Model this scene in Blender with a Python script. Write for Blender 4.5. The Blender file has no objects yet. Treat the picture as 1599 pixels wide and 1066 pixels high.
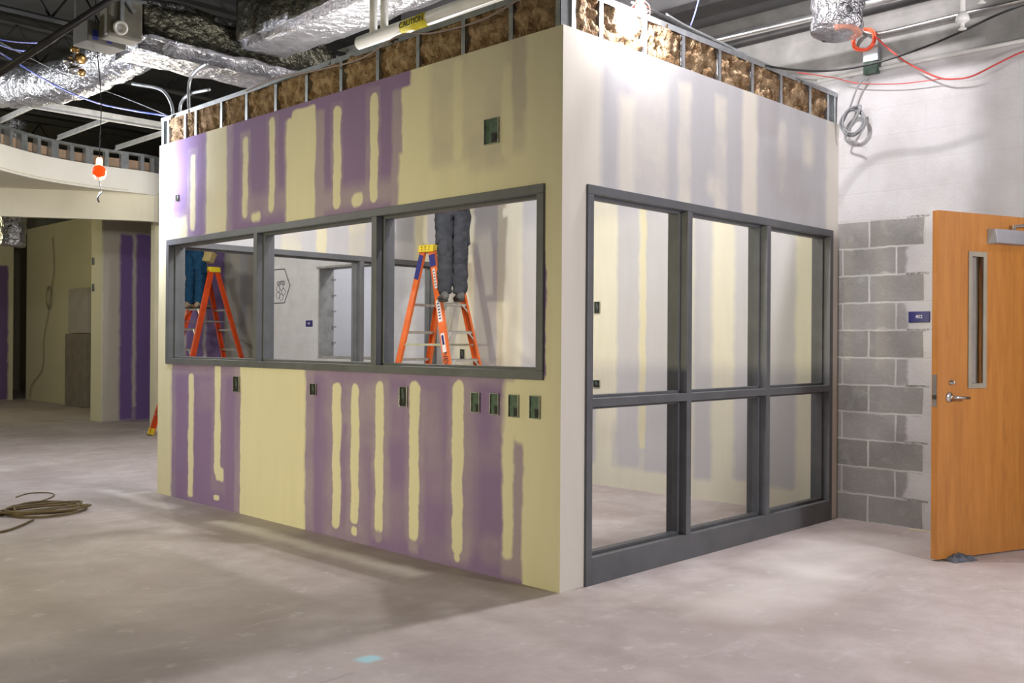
import bpy, bmesh, math, random
from mathutils import Vector, Matrix, noise
random.seed(7)
PI = math.pi
C = bpy.context.scene.collection
SC = bpy.context.scene

# ------------------------------------------------------------------ camera
CAM = Vector((-3.7882, -3.3523, 1.3125)); YAW, PITCH, ROLL, F = .7755, .0012, .0067, 1503.58
_f = Vector((math.cos(YAW)*math.cos(PITCH), math.sin(YAW)*math.cos(PITCH), math.sin(PITCH)))
_r = Vector((math.sin(YAW), -math.cos(YAW), 0)); _u = _r.cross(_f)
RT = _r*math.cos(ROLL)+_u*math.sin(ROLL); UP = _u*math.cos(ROLL)-_r*math.sin(ROLL); FW = _f
cd = bpy.data.cameras.new('camera'); cam = bpy.data.objects.new('camera', cd); C.objects.link(cam)
cd.sensor_width = 36; cd.lens = F/1599*36; cd.clip_start = .05; cd.clip_end = 100
m = Matrix((RT, UP, -FW)).transposed().to_4x4(); m.translation = CAM; cam.matrix_world = m
SC.camera = cam

# ------------------------------------------------------------------ world, exposure
SC.view_settings.view_transform = 'Standard'; SC.view_settings.look = 'None'
SC.view_settings.gamma = 1; SC.view_settings.use_curve_mapping = False
SC.view_settings.exposure = 0.22
w = bpy.data.worlds.new('World'); SC.world = w; w.use_nodes = True
w.node_tree.nodes['Background'].inputs[0].default_value = (.80, .78, .70, 1)
w.node_tree.nodes['Background'].inputs[1].default_value = .10

def point_light(name, loc, power, color, radius=.12):
    ld = bpy.data.lights.new(name, 'SPOT' if name.startswith('flood') else 'POINT'); ld.energy = power; ld.color = color; ld.shadow_soft_size = radius
    o = bpy.data.objects.new(name, ld); C.objects.link(o); o.location = loc; return o
WARM = (1, .90, .58)
# fill lights added around the hall, plus lamps overhead and deeper in the building
fl = point_light('flood_fill_light', (-6.4, 2.2, 1.3), 790, WARM, .2)          # unseen spot added as fill, aimed low so the upper wall dims
fl.data.spot_size = math.radians(59); fl.data.spot_blend = 1
fl.rotation_euler = (Vector((0, 2.2, .75))-Vector(fl.location)).to_track_quat('-Z', 'Y').to_euler()
point_light('unseen_hall_light', (-1.9, 7.2, 3.45), 165, (.95, .97, 1), .1)  # added out of view to brighten the curved fascia
point_light('unseen_hall_light', (1.9, -2.6, 3.4), 25, (1, .95, .96), .12)  # weak fill added for the front wall and door
point_light('unseen_hall_light', (1.28, -.13, 4.3), 225, (1, .95, .97), .06)
point_light('unseen_hall_light', (-6.0, 4.0, 3.0), 60, WARM, .2)  # warm fill added out of view at left
point_light('unseen_hall_light', (-5.0, -2.0, 3.6), 40, (1, .92, .8), .2)  # weak fill added beside the camera
point_light('unseen_hall_light', (0.9, -4.8, 2.1), 330, (1, .95, .97), .2)  # fill added off to the right, brightens front wall and floor
point_light('room_lamp_light', (0.9, 2.95, 2.95), 76, (1, .97, .93), .05)
point_light('room_lamp_light', (1.3, 1.2, 2.9), 34, (1, .97, .93), .08)
point_light('corridor_lamp_light', (1.0, 7.4, 2.9), 70, (1, .94, .78), .06)
point_light('store_lamp_light', (3.9, 5.2, 3.0), 70, (.95, .96, 1), .08)
point_light('alcove_lamp_light', (0.2, 14.5, 2.9), 70, (1, .92, .55), .1)

def ray(px, py): return (px-799.5)/F*RT - (py-533)/F*UP + FW
def H(px, py, ax, v):                      # point of a real wall / floor plane seen at that spot of the photo
    d = ray(px, py); i = 'xyz'.index(ax); return CAM + d*((v-CAM[i])/d[i])
def D(px, py, dist): return CAM + ray(px, py)*dist

# ------------------------------------------------------------------ object helpers
def tag(o, label=None, cat=None, group=None, kind=None):
    if label: o['label'] = label
    if cat: o['category'] = cat
    if group: o['group'] = group
    if kind: o['kind'] = kind
    return o
def obj(name, bm, mat, parent=None, smooth=False, bev=0):
    me = bpy.data.meshes.new(name); bmesh.ops.recalc_face_normals(bm, faces=bm.faces); bm.to_mesh(me); bm.free()
    if smooth:
        for p in me.polygons: p.use_smooth = True
    if mat: me.materials.append(mat)
    o = bpy.data.objects.new(name, me); C.objects.link(o)
    if parent: o.parent = parent
    if bev:
        b = o.modifiers.new('bevel', 'BEVEL'); b.width = bev; b.segments = 2; b.limit_method = 'ANGLE'
    return o
def empty(name, loc=(0,0,0), rz=0):
    o = bpy.data.objects.new(name, None); C.objects.link(o); o.location = loc; o.rotation_euler = (0,0,rz)
    o.empty_display_size = .1; return o
def tree_copy(o, parent=None):
    c = o.copy(); C.objects.link(c); c.parent = parent
    for ch in list(o.children): tree_copy(ch, c)
    return c
def box(bm, x0, x1, y0, y1, z0, z1):
    v = [bm.verts.new((x, y, z)) for x in (x0, x1) for y in (y0, y1) for z in (z0, z1)]
    for f in ((0,1,3,2),(4,6,7,5),(0,4,5,1),(2,3,7,6),(0,2,6,4),(1,5,7,3)): bm.faces.new([v[i] for i in f])
    return v
def bx(x0, x1, y0, y1, z0, z1):
    bm = bmesh.new(); box(bm, x0, x1, y0, y1, z0, z1); return bm
def bar(bm, p0, p1, w, t, side):
    """box from p0 to p1; w along 'side', t across"""
    p0, p1 = Vector(p0), Vector(p1); a = (p1-p0).normalized()
    s = Vector(side); s = (s-a*s.dot(a)).normalized(); n = a.cross(s)
    v = []
    for p in (p0, p1):
        for i, j in ((-1,-1),(1,-1),(1,1),(-1,1)): v.append(bm.verts.new(p+s*(i*w/2)+n*(j*t/2)))
    for f in ((3,2,1,0),(4,5,6,7),(0,1,5,4),(1,2,6,5),(2,3,7,6),(3,0,4,7)): bm.faces.new([v[i] for i in f])
    return s, n
def tube(bm, pts, r, n=10, cap=True):
    pts = [Vector(p) for p in pts]; rings = []
    ref = Vector((0,0,1)); prev = None
    rr = r if isinstance(r, (list, tuple)) else [r]*len(pts)
    for i, p in enumerate(pts):
        a = (pts[min(i+1, len(pts)-1)]-pts[max(i-1, 0)]).normalized()
        if prev is None:
            s = a.cross(ref if abs(a.z) < .95 else Vector((1,0,0))).normalized()
        else:
            s = (prev-a*prev.dot(a)).normalized()
        prev = s; t = a.cross(s)
        rings.append([bm.verts.new(p+(s*math.cos(2*PI*k/n)+t*math.sin(2*PI*k/n))*rr[i]) for k in range(n)])
    for i in range(len(rings)-1):
        for k in range(n): bm.faces.new((rings[i][k], rings[i][(k+1)%n], rings[i+1][(k+1)%n], rings[i+1][k]))
    if cap: bm.faces.new(rings[0][::-1]); bm.faces.new(rings[-1])
    return rings
def spline(pts, n=8):
    pts = [Vector(p) for p in pts]; P = [pts[0]*2-pts[1]]+pts+[pts[-1]*2-pts[-2]]; out = []
    for i in range(1, len(P)-2):
        for k in range(n):
            t = k/n; a, b, c, d = P[i-1], P[i], P[i+1], P[i+2]
            out.append(.5*((2*b)+(c-a)*t+(2*a-5*b+4*c-d)*t*t+(3*b-a-3*c+d)*t**3))
    out.append(pts[-1]); return out
def lathe(bm, prof, n=20, M=None):
    rings = []
    for (r, z) in prof:
        ring = [bm.verts.new((r*math.cos(2*PI*k/n), r*math.sin(2*PI*k/n), z)) for k in range(n)]
        rings.append(ring)
    for i in range(len(rings)-1):
        for k in range(n): bm.faces.new((rings[i][k], rings[i][(k+1)%n], rings[i+1][(k+1)%n], rings[i+1][k]))
    bm.faces.new(rings[0][::-1]); bm.faces.new(rings[-1])
    if M: bmesh.ops.transform(bm, matrix=M, verts=[v for r in rings for v in r])
def ico(bm, c, r, sub=2, sc=(1,1,1)):
    M = Matrix.Translation(c) @ Matrix.Diagonal((sc[0], sc[1], sc[2], 1))
    bmesh.ops.create_icosphere(bm, subdivisions=sub, radius=r, matrix=M)
def text_obj(name, body, size, mat, M, parent=None, depth=.0008):
    cu = bpy.data.curves.new(name, 'FONT'); cu.body = body; cu.size = size; cu.extrude = depth
    cu.align_x = 'CENTER'; cu.align_y = 'CENTER'
    t = bpy.data.objects.new('tmp', cu); C.objects.link(t)
    bpy.context.view_layer.update()
    me = bpy.data.meshes.new_from_object(t.evaluated_get(bpy.context.evaluated_depsgraph_get()))
    bpy.data.objects.remove(t); me.name = name; me.materials.clear(); me.materials.append(mat)
    me.transform(M)
    o = bpy.data.objects.new(name, me); C.objects.link(o)
    if parent: o.parent = parent
    return o
def frameM(origin, xdir, ydir):
    x = Vector(xdir).normalized(); y = Vector(ydir); y = (y-x*y.dot(x)).normalized(); z = x.cross(y)
    M = Matrix((x, y, z)).transposed().to_4x4(); M.translation = Vector(origin); return M

# ------------------------------------------------------------------ materials
def nmat(name):
    mt = bpy.data.materials.new(name); mt.use_nodes = True
    nt = mt.node_tree; return mt, nt, nt.nodes['Principled BSDF']
def N(nt, typ, **kw):
    n = nt.nodes.new(typ)
    for k, v in kw.items():
        if k == 'inp':
            for a, b in v.items(): n.inputs[a].default_value = b
        else: setattr(n, k, v)
    return n
def coords(nt): return N(nt, 'ShaderNodeTexCoord').outputs['Object']
def mixc(nt, fac, a, b):
    n = N(nt, 'ShaderNodeMix', data_type='RGBA')
    if hasattr(fac, 'node'): nt.links.new(fac, n.inputs[0])
    else: n.inputs[0].default_value = fac
    for i, v in ((6, a), (7, b)):
        if hasattr(v, 'node'): nt.links.new(v, n.inputs[i])
        else: n.inputs[i].default_value = (*v, 1)
    return n.outputs[2]
def noisef(nt, vec, scale, detail=4, rough=.55, lo=.35, hi=.65):
    n = N(nt, 'ShaderNodeTexNoise', inp={'Scale': scale, 'Detail': detail, 'Roughness': rough})
    nt.links.new(vec, n.inputs['Vector'])
    m = N(nt, 'ShaderNodeMapRange', inp={'From Min': lo, 'From Max': hi}); nt.links.new(n.outputs['Fac'], m.inputs['Value'])
    return m.outputs[0]
def bump(nt, h, bs, strength=.3, dist=.01):
    b = N(nt, 'ShaderNodeBump', inp={'Strength': strength, 'Distance': dist}); nt.links.new(h, b.inputs['Height'])
    nt.links.new(b.outputs[0], bs.inputs['Normal'])
def mat(name, c1, c2=None, scale=8, rough=.5, metal=0, bmp=0, bscale=None, lo=.35, hi=.65, bdist=.01, spec=.5):
    mt, nt, bs = nmat(name); v = coords(nt)
    bs.inputs['Roughness'].default_value = rough; bs.inputs['Metallic'].default_value = metal
    bs.inputs['Specular IOR Level'].default_value = spec
    c2 = c2 or tuple(x*.86 for x in c1)
    nf = noisef(nt, v, scale, lo=lo, hi=hi)
    nt.links.new(mixc(nt, nf, c1, c2), bs.inputs['Base Color'])
    if bmp:
        b2 = noisef(nt, v, bscale or scale*4, lo=.2, hi=.8); bump(nt, b2, bs, bmp, bdist)
    return mt
def emis(name, col, s):
    mt, nt, bs = nmat(name); bs.inputs['Base Color'].default_value = (*col, 1)
    bs.inputs['Emission Color'].default_value = (*col, 1); bs.inputs['Emission Strength'].default_value = s
    return mt

# soft rounded patch group for joint compound: mask = inside a rounded rectangle
PG = bpy.data.node_groups.new('patch', 'ShaderNodeTree')
for nm, ty in (('Vec', 'NodeSocketVector'), ('Centre', 'NodeSocketVector'), ('Half', 'NodeSocketVector'),
               ('R', 'NodeSocketFloat'), ('Soft', 'NodeSocketFloat')):
    PG.interface.new_socket(nm, in_out='INPUT', socket_type=ty)
PG.interface.new_socket('Mask', in_out='OUTPUT', socket_type='NodeSocketFloat')
gi = PG.nodes.new('NodeGroupInput'); go = PG.nodes.new('NodeGroupOutput')
def VM(op, a, b=None):
    n = PG.nodes.new('ShaderNodeVectorMath'); n.operation = op
    for i, s in enumerate((a, b)):
        if s is None: continue
        if hasattr(s, 'node'): PG.links.new(s, n.inputs[i])
        else: n.inputs[i].default_value = s
    return n
a = VM('SUBTRACT', gi.outputs[0], gi.outputs[1]); a = VM('ABSOLUTE', a.outputs[0]); a = VM('SUBTRACT', a.outputs[0], gi.outputs[2])
a = VM('MAXIMUM', a.outputs[0], (0,0,0)); a = VM('MULTIPLY', a.outputs[0], (1,1,0)); a = VM('LENGTH', a.outputs[0])
s1 = PG.nodes.new('ShaderNodeMath'); s1.operation = 'SUBTRACT'; PG.links.new(gi.outputs[3], s1.inputs[0]); PG.links.new(a.outputs['Value'], s1.inputs[1])
s2 = PG.nodes.new('ShaderNodeMath'); s2.operation = 'DIVIDE'; PG.links.new(s1.outputs[0], s2.inputs[0]); PG.links.new(gi.outputs[4], s2.inputs[1])
s3 = PG.nodes.new('ShaderNodeMath'); s3.operation = 'ADD'; s3.use_clamp = True; PG.links.new(s2.outputs[0], s3.inputs[0]); s3.inputs[1].default_value = .5
PG.links.new(s3.outputs[0], go.inputs[0])

PUR = (.25, .172, .335); THIN = (.36, .30, .37); MUD = (.70, .66, .47); SKIM = (.53, .53, .55); PCREAM = (.80, .76, .66)
def wall_coords(nt, u, wob=.012):
    """vector (u, z, 0) of the wall with hand-made wobble"""
    v = coords(nt); sx = N(nt, 'ShaderNodeSeparateXYZ'); nt.links.new(v, sx.inputs[0])
    cb = N(nt, 'ShaderNodeCombineXYZ'); nt.links.new(sx.outputs['XYZ'.index(u.upper())], cb.inputs[0]); nt.links.new(sx.outputs[2], cb.inputs[1])
    no = N(nt, 'ShaderNodeTexNoise', inp={'Scale': 5., 'Detail': 4., 'Roughness': .6}); nt.links.new(cb.outputs[0], no.inputs['Vector'])
    s = N(nt, 'ShaderNodeVectorMath', operation='SUBTRACT'); nt.links.new(no.outputs['Color'], s.inputs[0]); s.inputs[1].default_value = (.5,.5,.5)
    k = N(nt, 'ShaderNodeVectorMath', operation='SCALE'); nt.links.new(s.outputs[0], k.inputs[0]); k.inputs['Scale'].default_value = wob*5
    ad = N(nt, 'ShaderNodeVectorMath', operation='ADD'); nt.links.new(cb.outputs[0], ad.inputs[0]); nt.links.new(k.outputs[0], ad.inputs[1])
    return cb.outputs[0], ad.outputs[0]
def mud_mat(name, u, base, layers, rough=.75, wob=.012):
    """layers: (colour, u0, u1, z0, z1, round, soft[, opacity])"""
    mt, nt, bs = nmat(name); raw, vec = wall_coords(nt, u, wob)
    bs.inputs['Roughness'].default_value = rough; bs.inputs['Specular IOR Level'].default_value = .25
    brush = N(nt, 'ShaderNodeMapping'); brush.inputs['Scale'].default_value = (1, .16, 1); nt.links.new(raw, brush.inputs[0])
    bn = noisef(nt, brush.outputs[0], 9, 5, .6, .3, .7)
    big = noisef(nt, raw, 2.2, 5, .6, .42, .68)
    col = mixc(nt, bn, base, tuple(c*.93 for c in base))
    for L in layers:
        c, u0, u1, z0, z1, r, soft = L[:7]; op = L[7] if len(L) > 7 else 1
        if u0 > u1: u0, u1 = u1, u0
        r = min(r, (u1-u0)/2, (z1-z0)/2)
        g = N(nt, 'ShaderNodeGroup', node_tree=PG)
        nt.links.new(vec, g.inputs[0]); g.inputs[1].default_value = ((u0+u1)/2, (z0+z1)/2, 0)
        g.inputs[2].default_value = ((u1-u0)/2-r, (z1-z0)/2-r, 9); g.inputs[3].default_value = r; g.inputs[4].default_value = soft
        fac = g.outputs[0]
        if op < 1:
            mm = N(nt, 'ShaderNodeMath', operation='MULTIPLY'); nt.links.new(fac, mm.inputs[0])
            mr = N(nt, 'ShaderNodeMapRange', inp={'To Min': op*.45, 'To Max': min(1, op*1.3)}); nt.links.new(big, mr.inputs[0])
            nt.links.new(mr.outputs[0], mm.inputs[1]); fac = mm.outputs[0]
        cc = mixc(nt, bn, c, tuple(x*.95 for x in c))
        col = mixc(nt, fac, col, cc)
    nt.links.new(col, bs.inputs['Base Color'])
    bump(nt, bn, bs, .05, .01)
    return mt

def R0(pl, v, px0, px1, pyt, pyb):
    """patch extents on a wall plane, measured where the photo shows it"""
    k = 'y' if pl == 'x' else 'x'; i = 'xyz'.index(k)
    pm = (px0+px1)/2; py = (pyt+pyb)/2
    return H(px0, py, pl, v)[i], H(px1, py, pl, v)[i], H(pm, pyb, pl, v).z, H(pm, pyt, pl, v).z
def lay(pl, v, c, px0, px1, pyt, pyb, r=.02, soft=.02, op=1):
    return (c, *R0(pl, v, px0, px1, pyt, pyb), r, soft, op)

L = []
def A(*a, **k): L.append(lay('x', 0, *a, **k))
# --- left wall, above the window band
A(MUD, 236, 270, -50, 1000, soft=.02)
A(THIN, 268, 301, 330, 400, soft=.06, op=.8); A(MUD, 262, 292, 342, 400, soft=.05)
A(THIN, 292, 308, 232, 350, soft=.03, op=.8); A(MUD, 297, 305, 242, 360, r=.03)
A(THIN, 318, 360, 190, 380, soft=.04, op=.9); A(MUD, 322, 354, 195, 380, r=.03, soft=.03)
A(THIN, 354, 364, 190, 360, soft=.04, op=.7)
A(THIN, 375, 392, 205, 345, soft=.03, op=.8); A(MUD, 379, 387, 213, 340, r=.04)
A(THIN, 386, 455, 300, 336, r=.1, soft=.08, op=.9); A(MUD, 392, 407, 332, 346, r=.06, soft=.03)
A(THIN, 415, 435, 180, 335, soft=.03, op=.6); A(MUD, 420, 429, 184, 330, r=.04)
A(THIN, 444, 506, 178, 400, soft=.03, op=1); A(MUD, 455, 492, 168, 400, r=.03, soft=.02); A(MUD, 447, 480, 182, 400, r=.03, soft=.02)
A(THIN, 500, 622, 288, 322, r=.04, soft=.09, op=1)
A(THIN, 517, 535, 158, 322, soft=.02, op=.7); A(MUD, 521, 532, 166, 326, r=.05, soft=.012)
A(THIN, 571, 594, 134, 312, soft=.02, op=.7); A(MUD, 578, 590, 143, 316, r=.05, soft=.012)
A(MUD, 548, 567, 300, 323, r=.06, soft=.02)
A(THIN, 612, 634, 140, 330, soft=.03, op=1); A(MUD, 627, 900, 100, 400, r=.02, soft=.02); A(MUD, 641, 900, -300, 400, r=.02, soft=.02); A(MUD, 622, 660, 235, 400, soft=.03)
SK2 = (.53, .49, .40)
A(SK2, 672, 822, 60, 250, r=.05, soft=.06, op=.95); A(SK2, 730, 790, 200, 268, r=.05, soft=.06, op=.8)
A(MUD, 708, 722, 90, 252, r=.05, soft=.03); A(MUD, 783, 801, 100, 248, r=.05, soft=.03); A(SK2, 800, 822, 60, 170, soft=.03)
A(MUD, 826, 900, -60, 330, soft=.03); A(MUD, 852, 900, -200, 1200, soft=.01)
# --- left wall, below the window band
A(THIN, 270, 376, 570, 586, soft=.05, op=.8); A(THIN, 266, 275, 570, 800, soft=.04, op=.6)
A(THIN, 292, 304, 580, 778, soft=.03, op=.4); A(MUD, 294, 302, 584, 774, r=.03, soft=.012)
A(THIN, 330, 352, 578, 770, soft=.04, op=.45); A(MUD, 335, 344, 566, 742, r=.03, soft=.012); A(MUD, 337, 349, 728, 751, r=.03, soft=.015)
A(MUD, 333, 342, 774, 782, r=.02, soft=.01)
A(THIN, 366, 378, 570, 800, soft=.03, op=.8); A(MUD, 375, 477, 560, 860, soft=.012)
A(THIN, 476, 490, 570, 830, soft=.04, op=.8)
A(THIN, 476, 830, 570, 596, soft=.05, op=.55)
A(THIN, 505, 606, 590, 700, r=.08, soft=.10, op=.75); A(THIN, 505, 575, 700, 850, r=.08, soft=.08, op=.6)
A(PUR, 534, 543, 660, 815, r=.03, soft=.04, op=.9)
A(THIN, 604, 632, 610, 690, r=.1, soft=.10, op=.55); A(THIN, 598, 634, 760, 840, r=.1, soft=.12, op=.5); A(THIN, 662, 700, 700, 780, r=.1, soft=.12, op=.45)
A(THIN, 724, 745, 600, 860, r=.1, soft=.08, op=.6); A(THIN, 560, 586, 600, 640, r=.1, soft=.08, op=.6); A(THIN, 660, 706, 840, 880, r=.1, soft=.10, op=.4)
A(THIN, 304, 334, 590, 640, r=.1, soft=.12, op=.35); A(THIN, 512, 522, 592, 836, r=.05, soft=.05, op=.8); A(THIN, 540, 566, 592, 836, r=.05, soft=.04, op=.6)
A(MUD, 519, 532, 598, 826, r=.05, soft=.012); A(MUD, 548, 560, 598, 818, r=.05, soft=.012); A(MUD, 549, 557, 822, 836, r=.02, soft=.012)
A(THIN, 580, 608, 594, 842, soft=.04, op=.75); A(MUD, 586, 599, 593, 832, r=.06, soft=.012); A(THIN, 586, 596, 828, 846, r=.03, soft=.02)
A(THIN, 632, 663, 596, 850, r=.06, soft=.04, op=.85); A(THIN, 655, 690, 600, 700, r=.1, soft=.09, op=.6)
A(MUD, 639, 654, 594, 846, r=.06, soft=.012); A(THIN, 638, 652, 845, 862, soft=.03)
A(THIN, 698, 735, 590, 880, r=.08, soft=.05, op=.85); A(THIN, 720, 790, 690, 730, r=.1, soft=.12, op=.7)
A(MUD, 706, 723, 592, 866, r=.06, soft=.012); A(MUD, 709, 718, 862, 878, r=.02, soft=.012)
A(THIN, 750, 800, 840, 880, r=.08, soft=.07, op=.7); A(THIN, 770, 790, 620, 700, r=.05, soft=.06, op=.8)
A(MUD, 786, 900, 594, 688, r=.04, soft=.05); A(MUD, 802, 900, 590, 700, r=.04, soft=.03)
A(THIN, 784, 824, 690, 905, r=.02, soft=.035, op=1); A(MUD, 785, 801, 670, 874, r=.06, soft=.02)
A(MUD, 815, 900, 680, 1000, soft=.02)
A(MUD, 236, 900, 924, 1200, soft=.02, op=.3)
M_left = mud_mat('purple_board_with_mud', 'y', PUR, L)

L = []
def B(c, a, b, t, bt, **k):
    k['soft'] = k.get('soft', .02)+.03; L.append(lay('y', 0, c, a, b, t, bt, **k))
B(PCREAM, 870, 936, -200, 1000, soft=.05)
B(PCREAM, 990, 1040, 60, 320, soft=.06, op=.9); B(PCREAM, 968, 988, 150, 320, soft=.05)
B(PCREAM, 1060, 1078, 130, 340, soft=.03, op=.9); B(PCREAM, 1117, 1134, 150, 350, soft=.03, op=.8)
B(PCREAM, 1160, 1182, 110, 350, soft=.03); B(PCREAM, 1216, 1228, 190, 300, r=.04, soft=.03, op=.9)
B((.44,.42,.42), 1182, 1216, 150, 212, r=.05, soft=.04, op=.9); B((.46,.45,.46), 1196, 1290, 240, 340, r=.1, soft=.12, op=.8)
B(PCREAM, 1254, 1270, 200, 260, r=.06, soft=.06, op=.8); B(PCREAM, 1104, 1120, 270, 305, r=.06, soft=.05, op=.8)
B(PCREAM, 1290, 1330, 0, 1000, soft=.06)
M_front = mud_mat('skimmed_board_front', 'x', SKIM, L)

L = []
def Bk(c, a, b, t, bt, **k): L.append(lay('x', 3.145, c, a, b, t, bt, **k))
Bk(SKIM, 740, 776, 200, 760, r=.03, soft=.03); Bk(SKIM, 815, 860, 200, 760, r=.03, soft=.05)
Bk(SKIM, 964, 998, 200, 728, r=.03, soft=.04); Bk(SKIM, 1007, 1073, 200, 738, r=.03, soft=.04); Bk(SKIM, 955, 1070, 660, 736, r=.03, soft=.05, op=.8)
Bk(SKIM, 921, 930, 630, 722, r=.03, soft=.05)
Bk(SKIM, 1084, 1112, 200, 748, r=.03, soft=.05); Bk(SKIM, 1147, 1180, 200, 752, r=.03, soft=.05); Bk(SKIM, 1192, 1243, 200, 762, r=.03, soft=.04)
Bk(SKIM, 690, 715, 200, 760, r=.03, soft=.04, op=.6)
Bk(MUD, 1000, 1009, 200, 700, r=.02, soft=.02)
M_back = mud_mat('skimmed_board_back', 'y', (.72, .70, .58), L)

L = []
def Fr(c, a, b, t, bt, **k): L.append(lay('y', 4.507, c, a, b, t, bt, **k))
Fr(MUD, 494, 510, 330, 430, soft=.03); Fr(MUD, 440, 470, 330, 430, soft=.05, op=.6)
Fr((.44,.44,.46), 618, 646, 300, 378, r=.03, soft=.03); Fr(MUD, 648, 668, 300, 420, soft=.03); Fr(MUD, 545, 570, 330, 430, soft=.04, op=.7)
M_far = mud_mat('skimmed_board_far', 'x', SKIM, L)

L = []
DP = (.20, .12, .32)
def Al(c, a, b, t, bt, **k): L.append(lay('y', 10.07, c, a, b, t, bt, **k))
Al(DP, 290, 318, 330, 665, soft=.05); Al(DP, 322, 350, 330, 665, soft=.05); Al(MUD, 225, 250, 200, 900, soft=.02)
Al(SKIM, 374, 386, 380, 700, soft=.03, op=.7)
M_alcove = mud_mat('alcove_board', 'x', (.62, .58, .50), L)
L = []
def Pi(c, a, b, t, bt, **k): L.append(lay('y', 12.2, c, a, b, t, bt, **k))
Pi(MUD, 150, 160.5, 200, 900, soft=.02)
Pi(DP, 187, 207, 366, 655, r=.04, soft=.05); Pi(DP, 212, 236, 366, 655, r=.04, soft=.05); Pi(DP, 188, 234, 636, 660, soft=.04, op=.9)
M_pillar = mud_mat('pillar_board', 'x', (.58, .53, .44), L)
M_plain = mud_mat('plain_mud', 'x', (.64, .60, .42), [])
M_white = mud_mat('white_mud', 'y', (.66, .66, .68), [((.55,.55,.60), 5.2, 5.5, 1.2, 2.2, .1, .1, 1), ((.74,.74,.74), 5.9, 6.3, 0, 3, .1, .1, 1)])

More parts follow.
